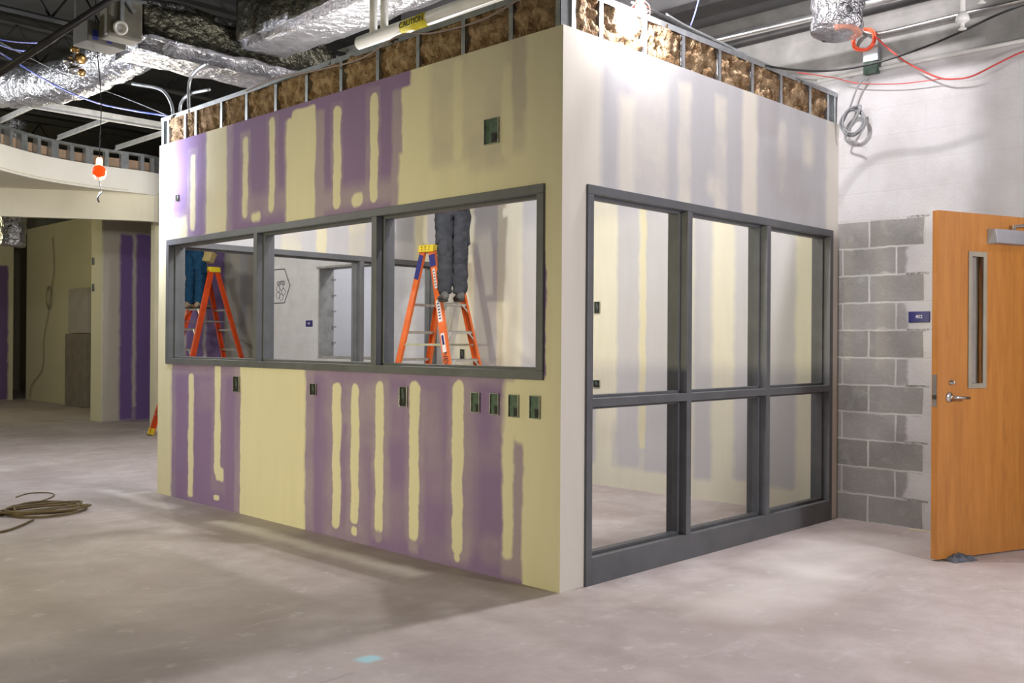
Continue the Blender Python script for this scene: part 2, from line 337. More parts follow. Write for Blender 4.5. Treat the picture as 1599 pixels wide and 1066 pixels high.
# block wall: raw blocks where the old paint stops, mortar, paint above
def block_mat():
    mt, nt, bs = nmat('painted_and_raw_block'); bs.inputs['Roughness'].default_value = .85; bs.inputs['Specular IOR Level'].default_value = .2
    v = coords(nt); sx = N(nt, 'ShaderNodeSeparateXYZ'); nt.links.new(v, sx.inputs[0])
    mu = N(nt, 'ShaderNodeMath', operation='MULTIPLY_ADD'); nt.links.new(sx.outputs[1], mu.inputs[0]); mu.inputs[1].default_value = -1; mu.inputs[2].default_value = -.243+.2032+.4064*51
    cb = N(nt, 'ShaderNodeCombineXYZ'); nt.links.new(mu.outputs[0], cb.inputs[0]); nt.links.new(sx.outputs[2], cb.inputs[1])
    br = N(nt, 'ShaderNodeTexBrick', offset=.5, offset_frequency=2, squash=1, squash_frequency=2)
    br.inputs['Scale'].default_value = 1; br.inputs['Mortar Size'].default_value = .008; br.inputs['Mortar Smooth'].default_value = .35
    br.inputs['Brick Width'].default_value = .4064; br.inputs['Row Height'].default_value = .2032
    br.inputs['Bias'].default_value = 0
    br.inputs['Color1'].default_value = (.235, .23, .22, 1); br.inputs['Color2'].default_value = (.30, .295, .285, 1); br.inputs['Mortar'].default_value = (.50, .50, .48, 1)
    nt.links.new(cb.outputs[0], br.inputs['Vector'])
    blot = noisef(nt, v, 3.5, 5, .6, .4, .65); gr = noisef(nt, v, 60, 3, .6, .3, .7)
    raw = mixc(nt, .55, br.outputs['Color'], br.outputs['Color'])
    mul = N(nt, 'ShaderNodeMix', data_type='RGBA', blend_type='MULTIPLY'); mul.inputs[0].default_value = 1
    nt.links.new(raw, mul.inputs[6]); nt.links.new(mixc(nt, blot, (1.08,1.08,1.08), (.84,.83,.82)), mul.inputs[7])
    raw = mul.outputs[2]
    hz = noisef(nt, v, 7, 6, .7, .52, .72); hz2 = N(nt, 'ShaderNodeMath', operation='MULTIPLY'); nt.links.new(hz, hz2.inputs[0]); hz2.inputs[1].default_value = .55
    raw = mixc(nt, hz2.outputs[0], raw, (.44,.44,.42))
    rw = N(nt, 'ShaderNodeTexNoise', inp={'Scale': 9., 'Detail': 4.}); nt.links.new(v, rw.inputs['Vector'])
    rs = N(nt, 'ShaderNodeVectorMath', operation='SUBTRACT'); nt.links.new(rw.outputs['Color'], rs.inputs[0]); rs.inputs[1].default_value = (.5,.5,.5)
    rk = N(nt, 'ShaderNodeVectorMath', operation='SCALE'); nt.links.new(rs.outputs[0], rk.inputs[0]); rk.inputs['Scale'].default_value = .018
    ra = N(nt, 'ShaderNodeVectorMath', operation='ADD'); nt.links.new(cb.outputs[0], ra.inputs[0]); nt.links.new(rk.outputs[0], ra.inputs[1]); nt.links.new(ra.outputs[0], br.inputs['Vector'])
    paint = mixc(nt, blot, (.53,.525,.53), (.47,.462,.458))
    jf = N(nt, 'ShaderNodeMath', operation='MULTIPLY'); nt.links.new(br.outputs['Fac'], jf.inputs[0]); jf.inputs[1].default_value = .12
    paint = mixc(nt, jf.outputs[0], paint, (.42,.41,.40))
    hi = N(nt, 'ShaderNodeMapRange', inp={'From Min': 3.335, 'From Max': 3.36}); nt.links.new(sx.outputs[2], hi.inputs[0])
    paint = mixc(nt, hi.outputs[0], paint, mixc(nt, blot, (.28,.275,.265), (.20,.197,.187)))
    _, vec = wall_coords(nt, 'y', .006); _, vec2 = wall_coords(nt, 'y', .03)
    fac = None
    for k in range(11):
        y1 = -.655 if k % 2 == 0 else -.525
        if k == 9: y1 = -.52
        g = N(nt, 'ShaderNodeGroup', node_tree=PG); nt.links.new(vec if k % 2 == 0 else vec2, g.inputs[0])
        g.inputs[1].default_value = ((.2+y1)/2, (k+.5)*.2032, 0); g.inputs[2].default_value = ((.2-y1)/2-.012, .2032/2-(.006 if k % 2 == 0 else .004), 9)
        g.inputs[3].default_value = .012; g.inputs[4].default_value = .006 if k % 2 == 0 else .03
        if fac is None: fac = g.outputs[0]
        else:
            mx = N(nt, 'ShaderNodeMath', operation='MAXIMUM'); nt.links.new(fac, mx.inputs[0]); nt.links.new(g.outputs[0], mx.inputs[1]); fac = mx.outputs[0]
    col = mixc(nt, fac, paint, raw)
    # dark ragged edges where full blocks were cut in
    for k in range(0, 11, 2):
        g = N(nt, 'ShaderNodeGroup', node_tree=PG); nt.links.new(vec, g.inputs[0])
        g.inputs[1].default_value = (-.60, (k+1)*.2032, 0); g.inputs[2].default_value = (.075, .001, 9); g.inputs[3].default_value = .007; g.inputs[4].default_value = .006
        f2 = N(nt, 'ShaderNodeMath', operation='MULTIPLY'); nt.links.new(g.outputs[0], f2.inputs[0]); nt.links.new(gr, f2.inputs[1])
        col = mixc(nt, f2.outputs[0], col, (.12,.12,.11))
    nt.links.new(col, bs.inputs['Base Color'])
    hb = N(nt, 'ShaderNodeMath', operation='MULTIPLY_ADD'); nt.links.new(br.outputs['Fac'], hb.inputs[0]); hb.inputs[1].default_value = -1; nt.links.new(gr, hb.inputs[2])
    bump(nt, hb.outputs[0], bs, .25, .005)
    return mt
M_block = block_mat()

def floor_mat():
    mt, nt, bs = nmat('dusty_concrete'); bs.inputs['Roughness'].default_value = .55; bs.inputs['Specular IOR Level'].default_value = .3
    v = coords(nt)
    c = mixc(nt, noisef(nt, v, 1.3, 8, .62, .36, .64), (.43,.37,.36), (.58,.525,.515))
    c = mixc(nt, noisef(nt, v, .55, 6, .6, .5, .68), c, (.37,.31,.29))
    mp = N(nt, 'ShaderNodeMapping'); mp.inputs['Rotation'].default_value = (0,0,.5); mp.inputs['Scale'].default_value = (1.2, 4, 1); nt.links.new(v, mp.inputs[0])
    s = noisef(nt, mp.outputs[0], 1.6, 7, .65, .56, .72)
    sm = N(nt, 'ShaderNodeMath', operation='MULTIPLY'); nt.links.new(s, sm.inputs[0]); sm.inputs[1].default_value = .55
    c = mixc(nt, sm.outputs[0], c, (.64,.60,.60))
    md = noisef(nt, v, 4.2, 9, .72, .40, .62); md2 = N(nt, 'ShaderNodeMath', operation='MULTIPLY'); nt.links.new(md, md2.inputs[0]); md2.inputs[1].default_value = .45
    c = mixc(nt, md2.outputs[0], c, (.36,.31,.295))
    sp = noisef(nt, v, 7, 6, .7, .60, .70); sp2 = N(nt, 'ShaderNodeMath', operation='MULTIPLY'); nt.links.new(sp, sp2.inputs[0]); sp2.inputs[1].default_value = .5
    c = mixc(nt, sp2.outputs[0], c, (.72,.70,.69))
    dk = noisef(nt, v, 3.1, 6, .7, .63, .72); dk2 = N(nt, 'ShaderNodeMath', operation='MULTIPLY'); nt.links.new(dk, dk2.inputs[0]); dk2.inputs[1].default_value = .35
    c = mixc(nt, dk2.outputs[0], c, (.24,.20,.185))
    # pale streak and darker brown strip beside the left wall, other floor patches
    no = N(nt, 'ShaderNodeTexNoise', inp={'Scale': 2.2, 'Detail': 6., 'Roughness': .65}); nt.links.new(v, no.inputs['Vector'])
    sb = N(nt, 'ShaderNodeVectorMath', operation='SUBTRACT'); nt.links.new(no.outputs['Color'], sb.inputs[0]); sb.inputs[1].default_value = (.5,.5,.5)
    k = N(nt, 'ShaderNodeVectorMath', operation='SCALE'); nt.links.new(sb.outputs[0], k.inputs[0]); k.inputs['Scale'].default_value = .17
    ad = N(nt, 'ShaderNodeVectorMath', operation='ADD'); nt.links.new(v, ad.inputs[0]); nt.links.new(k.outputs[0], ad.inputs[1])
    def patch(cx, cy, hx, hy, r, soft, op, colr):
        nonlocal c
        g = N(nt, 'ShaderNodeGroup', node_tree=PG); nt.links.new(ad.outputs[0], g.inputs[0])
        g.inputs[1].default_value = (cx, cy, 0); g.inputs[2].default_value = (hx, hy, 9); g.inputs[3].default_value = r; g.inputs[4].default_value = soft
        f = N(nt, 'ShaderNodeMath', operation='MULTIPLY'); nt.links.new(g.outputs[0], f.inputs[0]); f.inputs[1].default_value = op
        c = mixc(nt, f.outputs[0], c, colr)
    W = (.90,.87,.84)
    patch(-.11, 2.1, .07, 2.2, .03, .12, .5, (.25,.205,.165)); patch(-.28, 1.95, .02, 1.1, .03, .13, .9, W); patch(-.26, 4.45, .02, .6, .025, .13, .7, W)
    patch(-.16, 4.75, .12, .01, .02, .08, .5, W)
    patch(.9, -.75, .5, .12, .1, .3, .35, W); patch(2.0, -.55, .6, .15, .1, .3, .4, W)
    patch(H(573,1029,'z',0).x, H(573,1029,'z',0).y, .03, .022, .02, .03, .9, (.36,.66,.74))
    patch(-1.75, -.25, .25, .003, .004, .016, .5, (.25,.21,.2))
    nt.links.new(c, bs.inputs['Base Color'])
    bump(nt, noisef(nt, v, 14, 6, .6, .2, .8), bs, .08, .006)
    return mt
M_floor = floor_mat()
M_frame = mat('grey_painted_steel', (.13,.137,.15), (.105,.112,.122), 6, .42, 0, .03, 30, spec=.4)
M_dark = mat('dark_ceiling', (.009,.009,.008), (.005,.005,.004), 2, .9)
M_galv = mat('galvanised_steel', (.55,.58,.60), (.42,.45,.47), 14, .38, .85)
M_foil = mat('foil_wrap', (.62,.62,.65), (.45,.45,.48), 5, .33, .92, 1.0, 13, bdist=.035)
M_foil_shade = mat('shaded_foil_wrap', (.15,.145,.11), (.08,.078,.06), 5, .42, .8, 1.0, 14, bdist=.035)  # same foil darkened, shade of the unlit duct sides put into the colour
M_pipe = mat('steel_pipe', (.72,.72,.72), (.55,.55,.55), 8, .22, .95)
M_blackpipe = mat('black_pipe', (.03,.03,.03), (.05,.045,.045), 8, .45, .3)
M_pvc = mat('white_pipe', (.74,.74,.72), (.66,.66,.63), 6, .35)
M_batt = mat('brown_fibre_batt', (.50,.36,.22), (.20,.12,.06), 12, .95, 0, .9, 45, .36, .60, .03, .1)
M_kraft = mat('kraft_board', (.42,.29,.20), (.36,.25,.17), 6, .8)
M_cream = mat('cream_painted_board', (.68,.64,.50), (.64,.60,.47), 2, .7)
M_fascia = mat('white_primed_board', (.86,.84,.78), (.82,.80,.74), 2, .7)
M_orange = mat('orange_fibreglass', (.78,.17,.035), (.68,.13,.025), 9, .38)
M_redor = mat('red_orange_fibreglass', (.70,.085,.015), (.58,.06,.012), 9, .4)
M_yellow = mat('yellow_plastic', (.82,.64,.03), (.72,.54,.03), 12, .45)
M_blue = mat('blue_plastic', (.03,.035,.22), None, 8, .45)
M_alu = mat('aluminium', (.60,.60,.58), (.46,.46,.44), 20, .35, .7)
M_rubber = mat('black_rubber', (.03,.03,.03), None, 8, .7)
M_label = mat('white_label', (.78,.76,.76), (.68,.66,.66), 40, .5)
M_ink = mat('dark_ink', (.05,.04,.07), None, 5, .6)
M_navy = mat('navy_plastic', (.02,.018,.14), None, 5, .4)
M_whitetext = mat('white_lettering', (.85,.85,.85), None, 5, .5)
M_boxgreen = mat('green_tinted_steel_box', (.09,.14,.11), (.05,.08,.06), 25, .5, .5)
M_boxdark = mat('shadowy_knockout', (.012,.014,.013), None, 9, .7)
M_boxedge = mat('bare_steel_edge', (.50,.52,.46), (.3,.32,.28), 30, .4, .7)
M_gcable = mat('grey_cable', (.24,.25,.26), (.2,.21,.22), 9, .45)
M_rcable = mat('red_cable', (.60,.05,.035), (.5,.04,.03), 9, .45)
M_ocable = mat('orange_red_cable', (.80,.10,.035), (.7,.08,.03), 9, .45)
M_bcable = mat('black_cable', (.012,.012,.012), None, 9, .5)
M_blcable = mat('blue_cable', (.12,.17,.55), (.3,.32,.6), 9, .4)
M_hose = mat('olive_brown_cord', (.17,.12,.05), (.10,.075,.03), 9, .6)
M_hole = mat('dust_coated_steel', (.16,.15,.12), (.10,.095,.075), 9, .6)
M_beam = mat('grey_primed_steel', (.13,.13,.135), (.10,.10,.105), 3, .6)

# ------------------------------------------------------------------ setting
def struct(name, bm, m, parent=None, bev=0): 
    o = obj(name, bm, m, parent, bev=bev)
    if not parent: o['kind'] = 'structure'
    return o
def estruct(name): return tag(empty(name), kind='structure')
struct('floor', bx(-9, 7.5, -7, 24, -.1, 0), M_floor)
struct('ceiling', bx(-9, 7.5, -7, 24, 4.9, 5.0), M_dark)
GT, TT = 2.985, 3.225          # top of the board, top of the stud track
T = .12; LY = 4.627
bm = bmesh.new()
box(bm, 0, T, T, LY, 0, 1.125); box(bm, 0, T, T, LY, 2.15, GT); box(bm, 0, T, T, .13, 1.125, 2.15); box(bm, 0, T, 4.455, LY, 1.125, 2.15)
box(bm, 0, T, 0.0, T, 0, GT)
me = obj('wall_left', bm, M_left); me['kind'] = 'structure'; me.data.materials.append(M_front)
for p in me.data.polygons:
    if p.normal.y < -.9 and p.center.y < .001: p.material_index = 1
bm = bmesh.new()
box(bm, T, .205, 0, T, 0, GT); box(bm, .205, 3.055, 0, T, 2.16, GT); box(bm, 3.055, 3.16, 0, T, 0, GT)
struct('wall_front', bm, M_front)
bm = bmesh.new()
box(bm, T, 3.055, 4.507, LY, 2.15, GT); box(bm, 3.055, 3.145, 4.507, LY, 0, GT)
struct('wall_back', bm, M_far)
struct('wall_lining', bx(3.145, 3.16, T, 4.507, 0, GT), M_back)
# long block wall on the right, with a door opening and a window opening
bm = bmesh.new()
X0, X1 = 3.16, 3.36
for y0, y1, z0, z1 in ((-7, -2.34, 0, 4.9), (-2.34, -1.36, 2.19, 4.9), (-1.36, 5.70, 0, 4.9), (5.70, 6.87, 0, 1.117), (5.70, 6.87, 2.24, 4.9), (6.87, 8.15, 0, 4.9)):
    box(bm, X0, X1, y0, y1, z0, z1)
struct('wall_right', bm, M_block)
M_rawblock = mat('raw_block', (.30,.295,.28), (.22,.215,.20), 9, .9, 0, .3, 50)
bm = bmesh.new(); box(bm, 3.155, 3.37, 6.845, 6.872, 1.117, 2.24); box(bm, 3.15, 3.37, 5.70, 6.87, 1.105, 1.13); box(bm, 3.14, 3.37, 5.70, 6.9, 2.225, 2.25)
random.seed(3)
for k in range(5):
    z = 1.117+.2*k; box(bm, 3.345, 3.385+random.random()*.02, 6.83-random.random()*.02, 6.87, z+.17, z+.19)
struct('trim_1', bm, M_rawblock)
struct('wall_store', bx(4.35, 4.45, 3.0, 8.6, 0, 3.2), M_white)
struct('wall_store_end', bx(3.36, 4.4, 7.15, 7.25, 0, 3.2), M_white)
struct('wall_store_near', bx(3.36, 4.4, 3.0, 3.1, 0, 3.2), M_white)
struct('wall_alcove', bx(2.525, 6.5, 10.07, 10.2, 0, 3.9), M_alcove)
bm = bx(2.64, 6.5, 12.2, 12.6, 0, 4.2)
struct('wall_pillar', bm, M_pillar)
struct('wall_far', bx(3.82, 4.0, 12.6, 19.0, 0, 3.72), M_plain)
bm = bx(-9, 3.55, 19.0, 19.2, 0, 4.9)
M_end = mud_mat('end_board', 'x', (.60,.56,.40), [((.16,.10,.24), 2.6, 3.45, 0, 2.9, .05, .05), ((.16,.10,.24), .8, 2.2, 0, 2.9, .05, .05)])
struct('wall_end', bm, M_end)
struct('wall_east', bx(7.4, 7.5, -7, 24, 0, 4.9), M_plain)
struct('wall_west', bx(-9.1, -9, -7, 24, 0, 4.9), M_plain)
struct('wall_corridor_end', bx(4.0, 6.5, 23.0, 23.1, 0, 4.9), M_plain)
bm = bmesh.new(); box(bm, 3.70, 3.818, 15.5, 16.5, 0, 1.43)
tag(obj('metal_cabinet', bm, mat('grey_cabinet', (.20,.18,.15), (.26,.23,.19), 6, .6), bev=.01), 'dull grey low panel against the far cream corridor wall', 'panel')
bm = bmesh.new(); box(bm, 3.72, 3.818, 15.5, 16.4, 1.44, 2.32)
tag(obj('wall_board', bm, mat('pale_board', (.44,.41,.38), None, 4, .7), bev=.01), 'pale grey upper board above the low grey panel on far corridor wall', 'board')

# --- curved ceiling bulkhead at left
def band(bm, top, bot, th=.02):
    n = len(top); inn = []
    for i in range(n):
        a = Vector(top[min(i+1, n-1)])-Vector(top[max(i-1, 0)]); nn = Vector((-a.y, a.x, 0)).normalized()*th
        inn.append((bm.verts.new(top[i]), bm.verts.new(bot[i]), bm.verts.new(Vector(bot[i])+nn), bm.verts.new(Vector(top[i])+nn)))
    for i in range(n-1):
        for k in range(4): bm.faces.new((inn[i][k], inn[i][(k+1)%4], inn[i+1][(k+1)%4], inn[i+1][k]))
    bm.faces.new(inn[0][::-1]); bm.faces.new(inn[-1])
cv = [(-1.05, 7.9), (-.55, 8.45), (.131, 9.07), (.796, 9.48), (1.541, 9.635), (2.2, 9.62), (2.50, 9.78), (2.52, 10.06)]
cvs = [Vector((p.x, p.y, 0)) for p in spline([(x, y, 0) for x, y in cv], 8)]
ZB, ZT = 3.35, 3.65
bm = bmesh.new(); band(bm, [v+Vector((0,0,ZT)) for v in cvs], [v+Vector((0,0,ZB)) for v in cvs], .03)
bulk = estruct('trim_2'); obj('fascia', bm, M_fascia, bulk)
h2 = [H(-120, 330, 'z', 2.97), H(0, 337, 'z', 2.97), H(120, 341, 'z', 2.97), H(240, 346, 'z', 2.97)]
h2 = [Vector((-1.6, h2[0].y+.1, 0))]+[Vector((p.x, p.y, 0)) for p in h2]+[Vector((2.6, 10.08, 0))]
h2[-2] = Vector((2.3, h2[-2].y, 0)) if h2[-2].x > 2.5 else h2[-2]
h2s = spline(h2, 8)
bm = bmesh.new(); band(bm, [v+Vector((0,0,3.37)) for v in h2s], [v+Vector((0,0,2.97)) for v in h2s], .1)
obj('inner_header', bm, M_cream, bulk)
bm = bmesh.new(); n = 40
def samp(P, t):
    s = t*(len(P)-1); i = min(int(s), len(P)-2); return P[i].lerp(P[i+1], s-i)
rows = []
for i in range(n+1):
    a, b = samp(cvs, i/n), samp(h2s, i/n)
    rows.append([bm.verts.new((p.x, p.y, z)) for p, z in ((a, 3.352), (b, 3.352), (b, 3.37), (a, 3.37))])
for i in range(n):
    for k in range(4): bm.faces.new((rows[i][k], rows[i][(k+1)%4], rows[i+1][(k+1)%4], rows[i+1][k]))
obj('soffit', bm, M_cream, bulk)
bm = bmesh.new(); band(bm, [v+Vector((0,0,3.36)) for v in cvs], [v+Vector((0,-.004,3.335)) for v in cvs], .04); obj('edge_bead', bm, M_fascia, bulk)
# metal framing of the bulkhead above the board
fr = empty('bulkhead_framing'); tag(fr, 'curved galvanised stud framing standing above the white curved fascia', 'framing')
bm = bmesh.new(); band(bm, [v+Vector((0,0,3.885)) for v in cvs], [v+Vector((0,0,3.855)) for v in cvs], .09); obj('top_track', bm, M_galv, fr)
tot = [0]
for i in range(1, len(cvs)): tot.append(tot[-1]+(cvs[i]-cvs[i-1]).length)
def at_len(s):
    for i in range(1, len(tot)):
        if s <= tot[i]:
            t = (s-tot[i-1])/(tot[i]-tot[i-1]); return cvs[i-1].lerp(cvs[i], t), (cvs[i]-cvs[i-1]).normalized()
    return cvs[-1], (cvs[-1]-cvs[-2]).normalized()
s = .2; k = 0
while s < tot[-1]-.1:
    p, d = at_len(s); nn = Vector((-d.y, d.x, 0)); bm = bmesh.new()
    wd = .05 if k % 2 else .10
    bar(bm, p+Vector((0,0,3.64))+nn*.012, p+Vector((0,0,3.87))+nn*.012, wd, .004, d)
    bar(bm, p+Vector((0,0,3.64))+nn*.05-d*wd/2, p+Vector((0,0,3.87))+nn*.05-d*wd/2, .08, .004, nn)
    obj('stud', bm, M_galv, fr)
    s += .24; k += 1
bm = bmesh.new(); band(bm, [v+Vector((0,.12,3.80)) for v in cvs], [v+Vector((0,.12,3.66)) for v in cvs], .015); obj('backing_board', bm, M_kraft, fr)

# --- suspended ceiling grid behind the bulkhead
bm = bmesh.new()
zr = 3.88
box(bm, -3.0, 1.9, 7.885, 7.915, zr-.012, zr); box(bm, -3.0, 1.9, 7.896, 7.904, zr, zr+.085)
tag(obj('grid_runner', bm, mat('white_grid_metal', (.66,.66,.64), (.5,.5,.48), 9, .45, .2)), 'white steel ceiling grid runner crossing behind the curved bulkhead', 'ceiling grid')
M_grid = bpy.data.materials['white_grid_metal']
lab = ['leftmost white cross tee between grid runner and curved bulkhead', 'middle white cross tee between grid runner and curved bulkhead', 'rightmost white cross tee between grid runner and curved bulkhead']
for i, (x, y) in enumerate(((.09, 8.95), (.93, 9.45), (1.72, 9.55))):
    bm = bmesh.new(); box(bm, x-.016, x+.016, 7.92, y, zr-.012, zr); box(bm, x-.004, x+.004, 7.92, y, zr, zr+.05)
    tag(obj('cross_tee', bm, M_grid), lab[i], 'ceiling grid', 'cross tees behind the bulkhead')

# ------------------------------------------------------------------ frames
def member(name, parent, x0, x1, z0, z1, yc=0, depth=.15, stops=''):
    """hollow metal member in local x/z, thickness along y; stops: sides with a glazing stop"""
    bm = bmesh.new(); box(bm, x0, x1, -depth/2, depth/2, z0, z1)
    s, h = .022, .016
    if 'l' in stops: box(bm, x0-h, x0+.001, -s, s, z0, z1)
    if 'r' in stops: box(bm, x1-.001, x1+h, -s, s, z0, z1)
    if 't' in stops: box(bm, x0, x1, -s, s, z1-.001, z1+h)
    if 'b' in stops: box(bm, x0, x1, -s, s, z0-h, z0+.001)
    return obj(name, bm, M_frame, parent, bev=.003)
# window_1: three lights in the left wall (local x runs along world y)
w1 = estruct('window_1'); w1.location = (.06, 0, 0); w1.rotation_euler = (0,0,PI/2)
ya, yb, za, zb = .121, 4.467, 1.113, 2.163
member('frame_head', w1, ya, yb, zb-.05, zb, stops='b'); member('frame_sill', w1, ya, yb, za, za+.05, stops='t')
member('frame_jamb', w1, ya, ya+.05, za+.05, zb-.05, stops='r'); member('frame_jamb', w1, yb-.05, yb, za+.05, zb-.05, stops='l')
for yc in (1.59, 3.03): member('mullion', w1, yc-.026, yc+.026, za+.05, zb-.05, stops='lr')
# window_2: six-light storefront in the front wall
def storefront(name, yc, sgn, mull, door=None, xa=.196):
    s = estruct(name); s.location = (0, yc, 0)
    xb, zt = 3.0555, 2.17
    member('frame_head', s, xa, xb, zt-.05, zt, stops='b')
    if door is None:
        member('base_rail', s, xa+.05, xb-.05, 0, .15, stops='t')
        member('middle_rail', s, xa+.05, xb-.05, .965, 1.012, depth=.148, stops='tb')
    else:
        member('base_rail', s, xa+.05, door-.05, 0, .15, stops='t'); member('middle_rail', s, xa+.05, door-.05, .965, 1.012, depth=.148, stops='tb')
    member('frame_jamb', s, xa, xa+.05, 0, zt-.05, stops='r'); member('frame_jamb', s, xb-.05, xb, 0, zt-.05, stops='l')
    for x in mull: member('mullion', s, x-.025, x+.025, .15 if door is None else 0, zt-.05, depth=.149, stops='lr')
    return s
storefront('window_2', .06, 1, (1.165, 2.11))
storefront('window_3', 4.567, 1, (.95, 2.06), door=2.06, xa=.122)

# ------------------------------------------------------------------ stud framing and batts above the board
def stud_framing(name, label, axis, n0, n1, pos, off, zlo=2.80):
    e = empty(name); tag(e, label, 'framing')
    def bb(a0, a1, d0, d1, z0, z1):
        return (a0, a1, d0, d1, z0, z1) if axis == 'x' else (d0, d1, a0, a1, z0, z1)
    bm = bmesh.new(); box(bm, *bb(n0, n1, off+.012, off+.108, TT-.003, TT)); box(bm, *bb(n0, n1, off+.010, off+.014, TT-.035, TT)); box(bm, *bb(n0, n1, off+.106, off+.110, TT-.035, TT))
    obj('top_track', bm, M_galv, e)
    for p in pos:
        bm = bmesh.new()
        box(bm, *bb(p-.018, p+.018, off+.014, off+.017, GT+.001, TT-.004)); box(bm, *bb(p-.018, p-.015, off+.014, off+.104, GT+.001, TT-.004)); box(bm, *bb(p-.018, p+.018, off+.101, off+.104, GT+.001, TT-.004))
        obj('stud', bm, M_galv, e)
    return e
LS = [.05, .40, .79, 1.20, 1.60, 2.0, 2.41, 2.81, 3.22, 3.60, 4.016, 4.20, 4.50, 4.60]
RS = [.10, .33, .735, 1.12, 1.525, 1.926, 2.31, 2.73, 3.01, 3.12]
# board is hollow at the top so studs rise out of it
stud_framing('stud_framing', 'galvanised stud tops and track above the purple board wall', 'y', 0, LY, LS, 0)
stud_framing('stud_framing', 'galvanised stud tops and track above the six-light storefront', 'x', .12, 3.15, RS, 0)
stud_framing('stud_framing', 'galvanised stud tops and track above the far wall of the small room', 'x', .12, 3.14, [.2+.4*i for i in range(8)], 4.507)
def batt_mesh(wd, seed):
    bm = bmesh.new(); nx, nz = 26, 18; h = TT-.012-GT+.004; g = {}
    for side in (0, 1):
        for i in range(nx+1):
            for j in range(nz+1):
                x = (i/nx-.5)*wd; z = j/nz*h
                e = min(1, 6*min(i/nx, 1-i/nx))*1.0
                d = noise.fractal(Vector((x*11, z*13, seed*7.3+side*3)), .8, 2, 4)*.034 + noise.noise(Vector((x*34, z*34, seed+9)))*.014
                wr = noise.noise(Vector((z*16, seed*2.2, x*6)))*.006
                y = (-1 if side == 0 else 1)*(.032+.010*e)+(d if side == 0 else -d)
                y = max(-.052, min(.052, y))
                g[side, i, j] = bm.verts.new((max(-wd/2, min(wd/2, x+wr*e)), y, z))
    for side in (0, 1):
        for i in range(nx):
            for j in range(nz): bm.faces.new((g[side,i,j], g[side,i+1,j], g[side,i+1,j+1], g[side,i,j+1]))
    for i in range(nx):
        for j in (0, nz): bm.faces.new((g[0,i,j], g[0,i+1,j], g[1,i+1,j], g[1,i,j]))
    for j in range(nz):
        for i in (0, nx): bm.faces.new((g[0,i,j], g[0,i,j+1], g[1,i,j+1], g[1,i,j]))
    return bm
batts = [0]
def add_batt(c, wd, axis, label, group):
    batts[0] += 1
    o = obj('insulation_batt', batt_mesh(wd, batts[0]), M_batt, smooth=True)
    o.location = (c, .062, GT) if axis == 'x' else (.062, c, GT)
    if axis == 'y': o.rotation_euler = (0,0,PI/2)
    tag(o, label, 'insulation', group)
ORD = ['first', 'second', 'third', 'fourth', 'fifth', 'sixth', 'seventh', 'eighth', 'ninth', 'tenth', 'eleventh', 'twelfth', 'thirteenth']
seq = [(a, b) for a, b in zip(LS[:-1], LS[1:]) if b-a > .12]
for i, (a, b) in enumerate(seq):
    add_batt((a+b)/2, b-a-.044, 'y', f'brown fibre batt above the purple wall, {ORD[i]} bay from the near corner', 'batts above the purple wall')
seq = [(a, b) for a, b in zip(RS[:-1], RS[1:]) if b-a > .12]
for i, (a, b) in enumerate(seq):
    add_batt((a+b)/2, b-a-.044, 'x', f'brown fibre batt above the storefront, {ORD[i]} bay from the near corner', 'batts above the storefront')

# ------------------------------------------------------------------ electrical boxes
def ebox(center, nrm, wd, ht, label, cat='electrical box', group=None, knock=True, green=True, depth=.012):
    """shallow steel box set in the board, open side towards nrm"""
    c = Vector(center); nrm = Vector(nrm)
    side = Vector((0,0,1)).cross(nrm).normalized()
    M = frameM(c, side, (0,0,1))     # local x = side, y = up, z = outwards
    e = empty('electrical_box', c); e.matrix_world = M
    tag(e, label, cat, group)
    def pb(a0, a1, b0, b1, c0, c1): return bx(a0, a1, b0, b1, c0, c1)
    obj('back_plate', pb(-wd/2+.004, wd/2-.004, -ht/2+.004, ht/2-.004, .0006, .003), M_boxgreen if green else M_boxdark, e)
    bm = bmesh.new(); t = .0035
    box(bm, -wd/2, -wd/2+t, -ht/2, ht/2, 0, depth); box(bm, wd/2-t, wd/2, -ht/2, ht/2, 0, depth)
    box(bm, -wd/2+t, wd/2-t, -ht/2, -ht/2+t, 0, depth); box(bm, -wd/2+t, wd/2-t, ht/2-t, ht/2, 0, depth)
    obj('mud_ring', bm, M_boxedge, e, bev=.001)
    if knock:
        bm = bmesh.new(); lathe(bm, [(.012, .003), (.012, .006), (.008, .0062)], 16, Matrix.Translation((wd*.18, -ht*.25, 0))); obj('knockout', bm, M_boxdark, e)
        bm = bmesh.new(); box(bm, -wd*.02, wd*.42, -ht*.44, -ht*.08, .003, .0036); obj('opening', bm, M_boxdark, e)
    else:
        bm = bmesh.new(); tube(bm, spline([(-.008, ht*.3, .005), (.01, 0, .008), (-.004, -ht*.3, .005)], 5), .0022, 6); obj('wire', bm, M_gcable, e)
        bm = bmesh.new(); box(bm, -wd*.3, -wd*.02, -ht*.1, ht*.4, .003, .0036); obj('opening', bm, M_boxgreen, e)
    return e
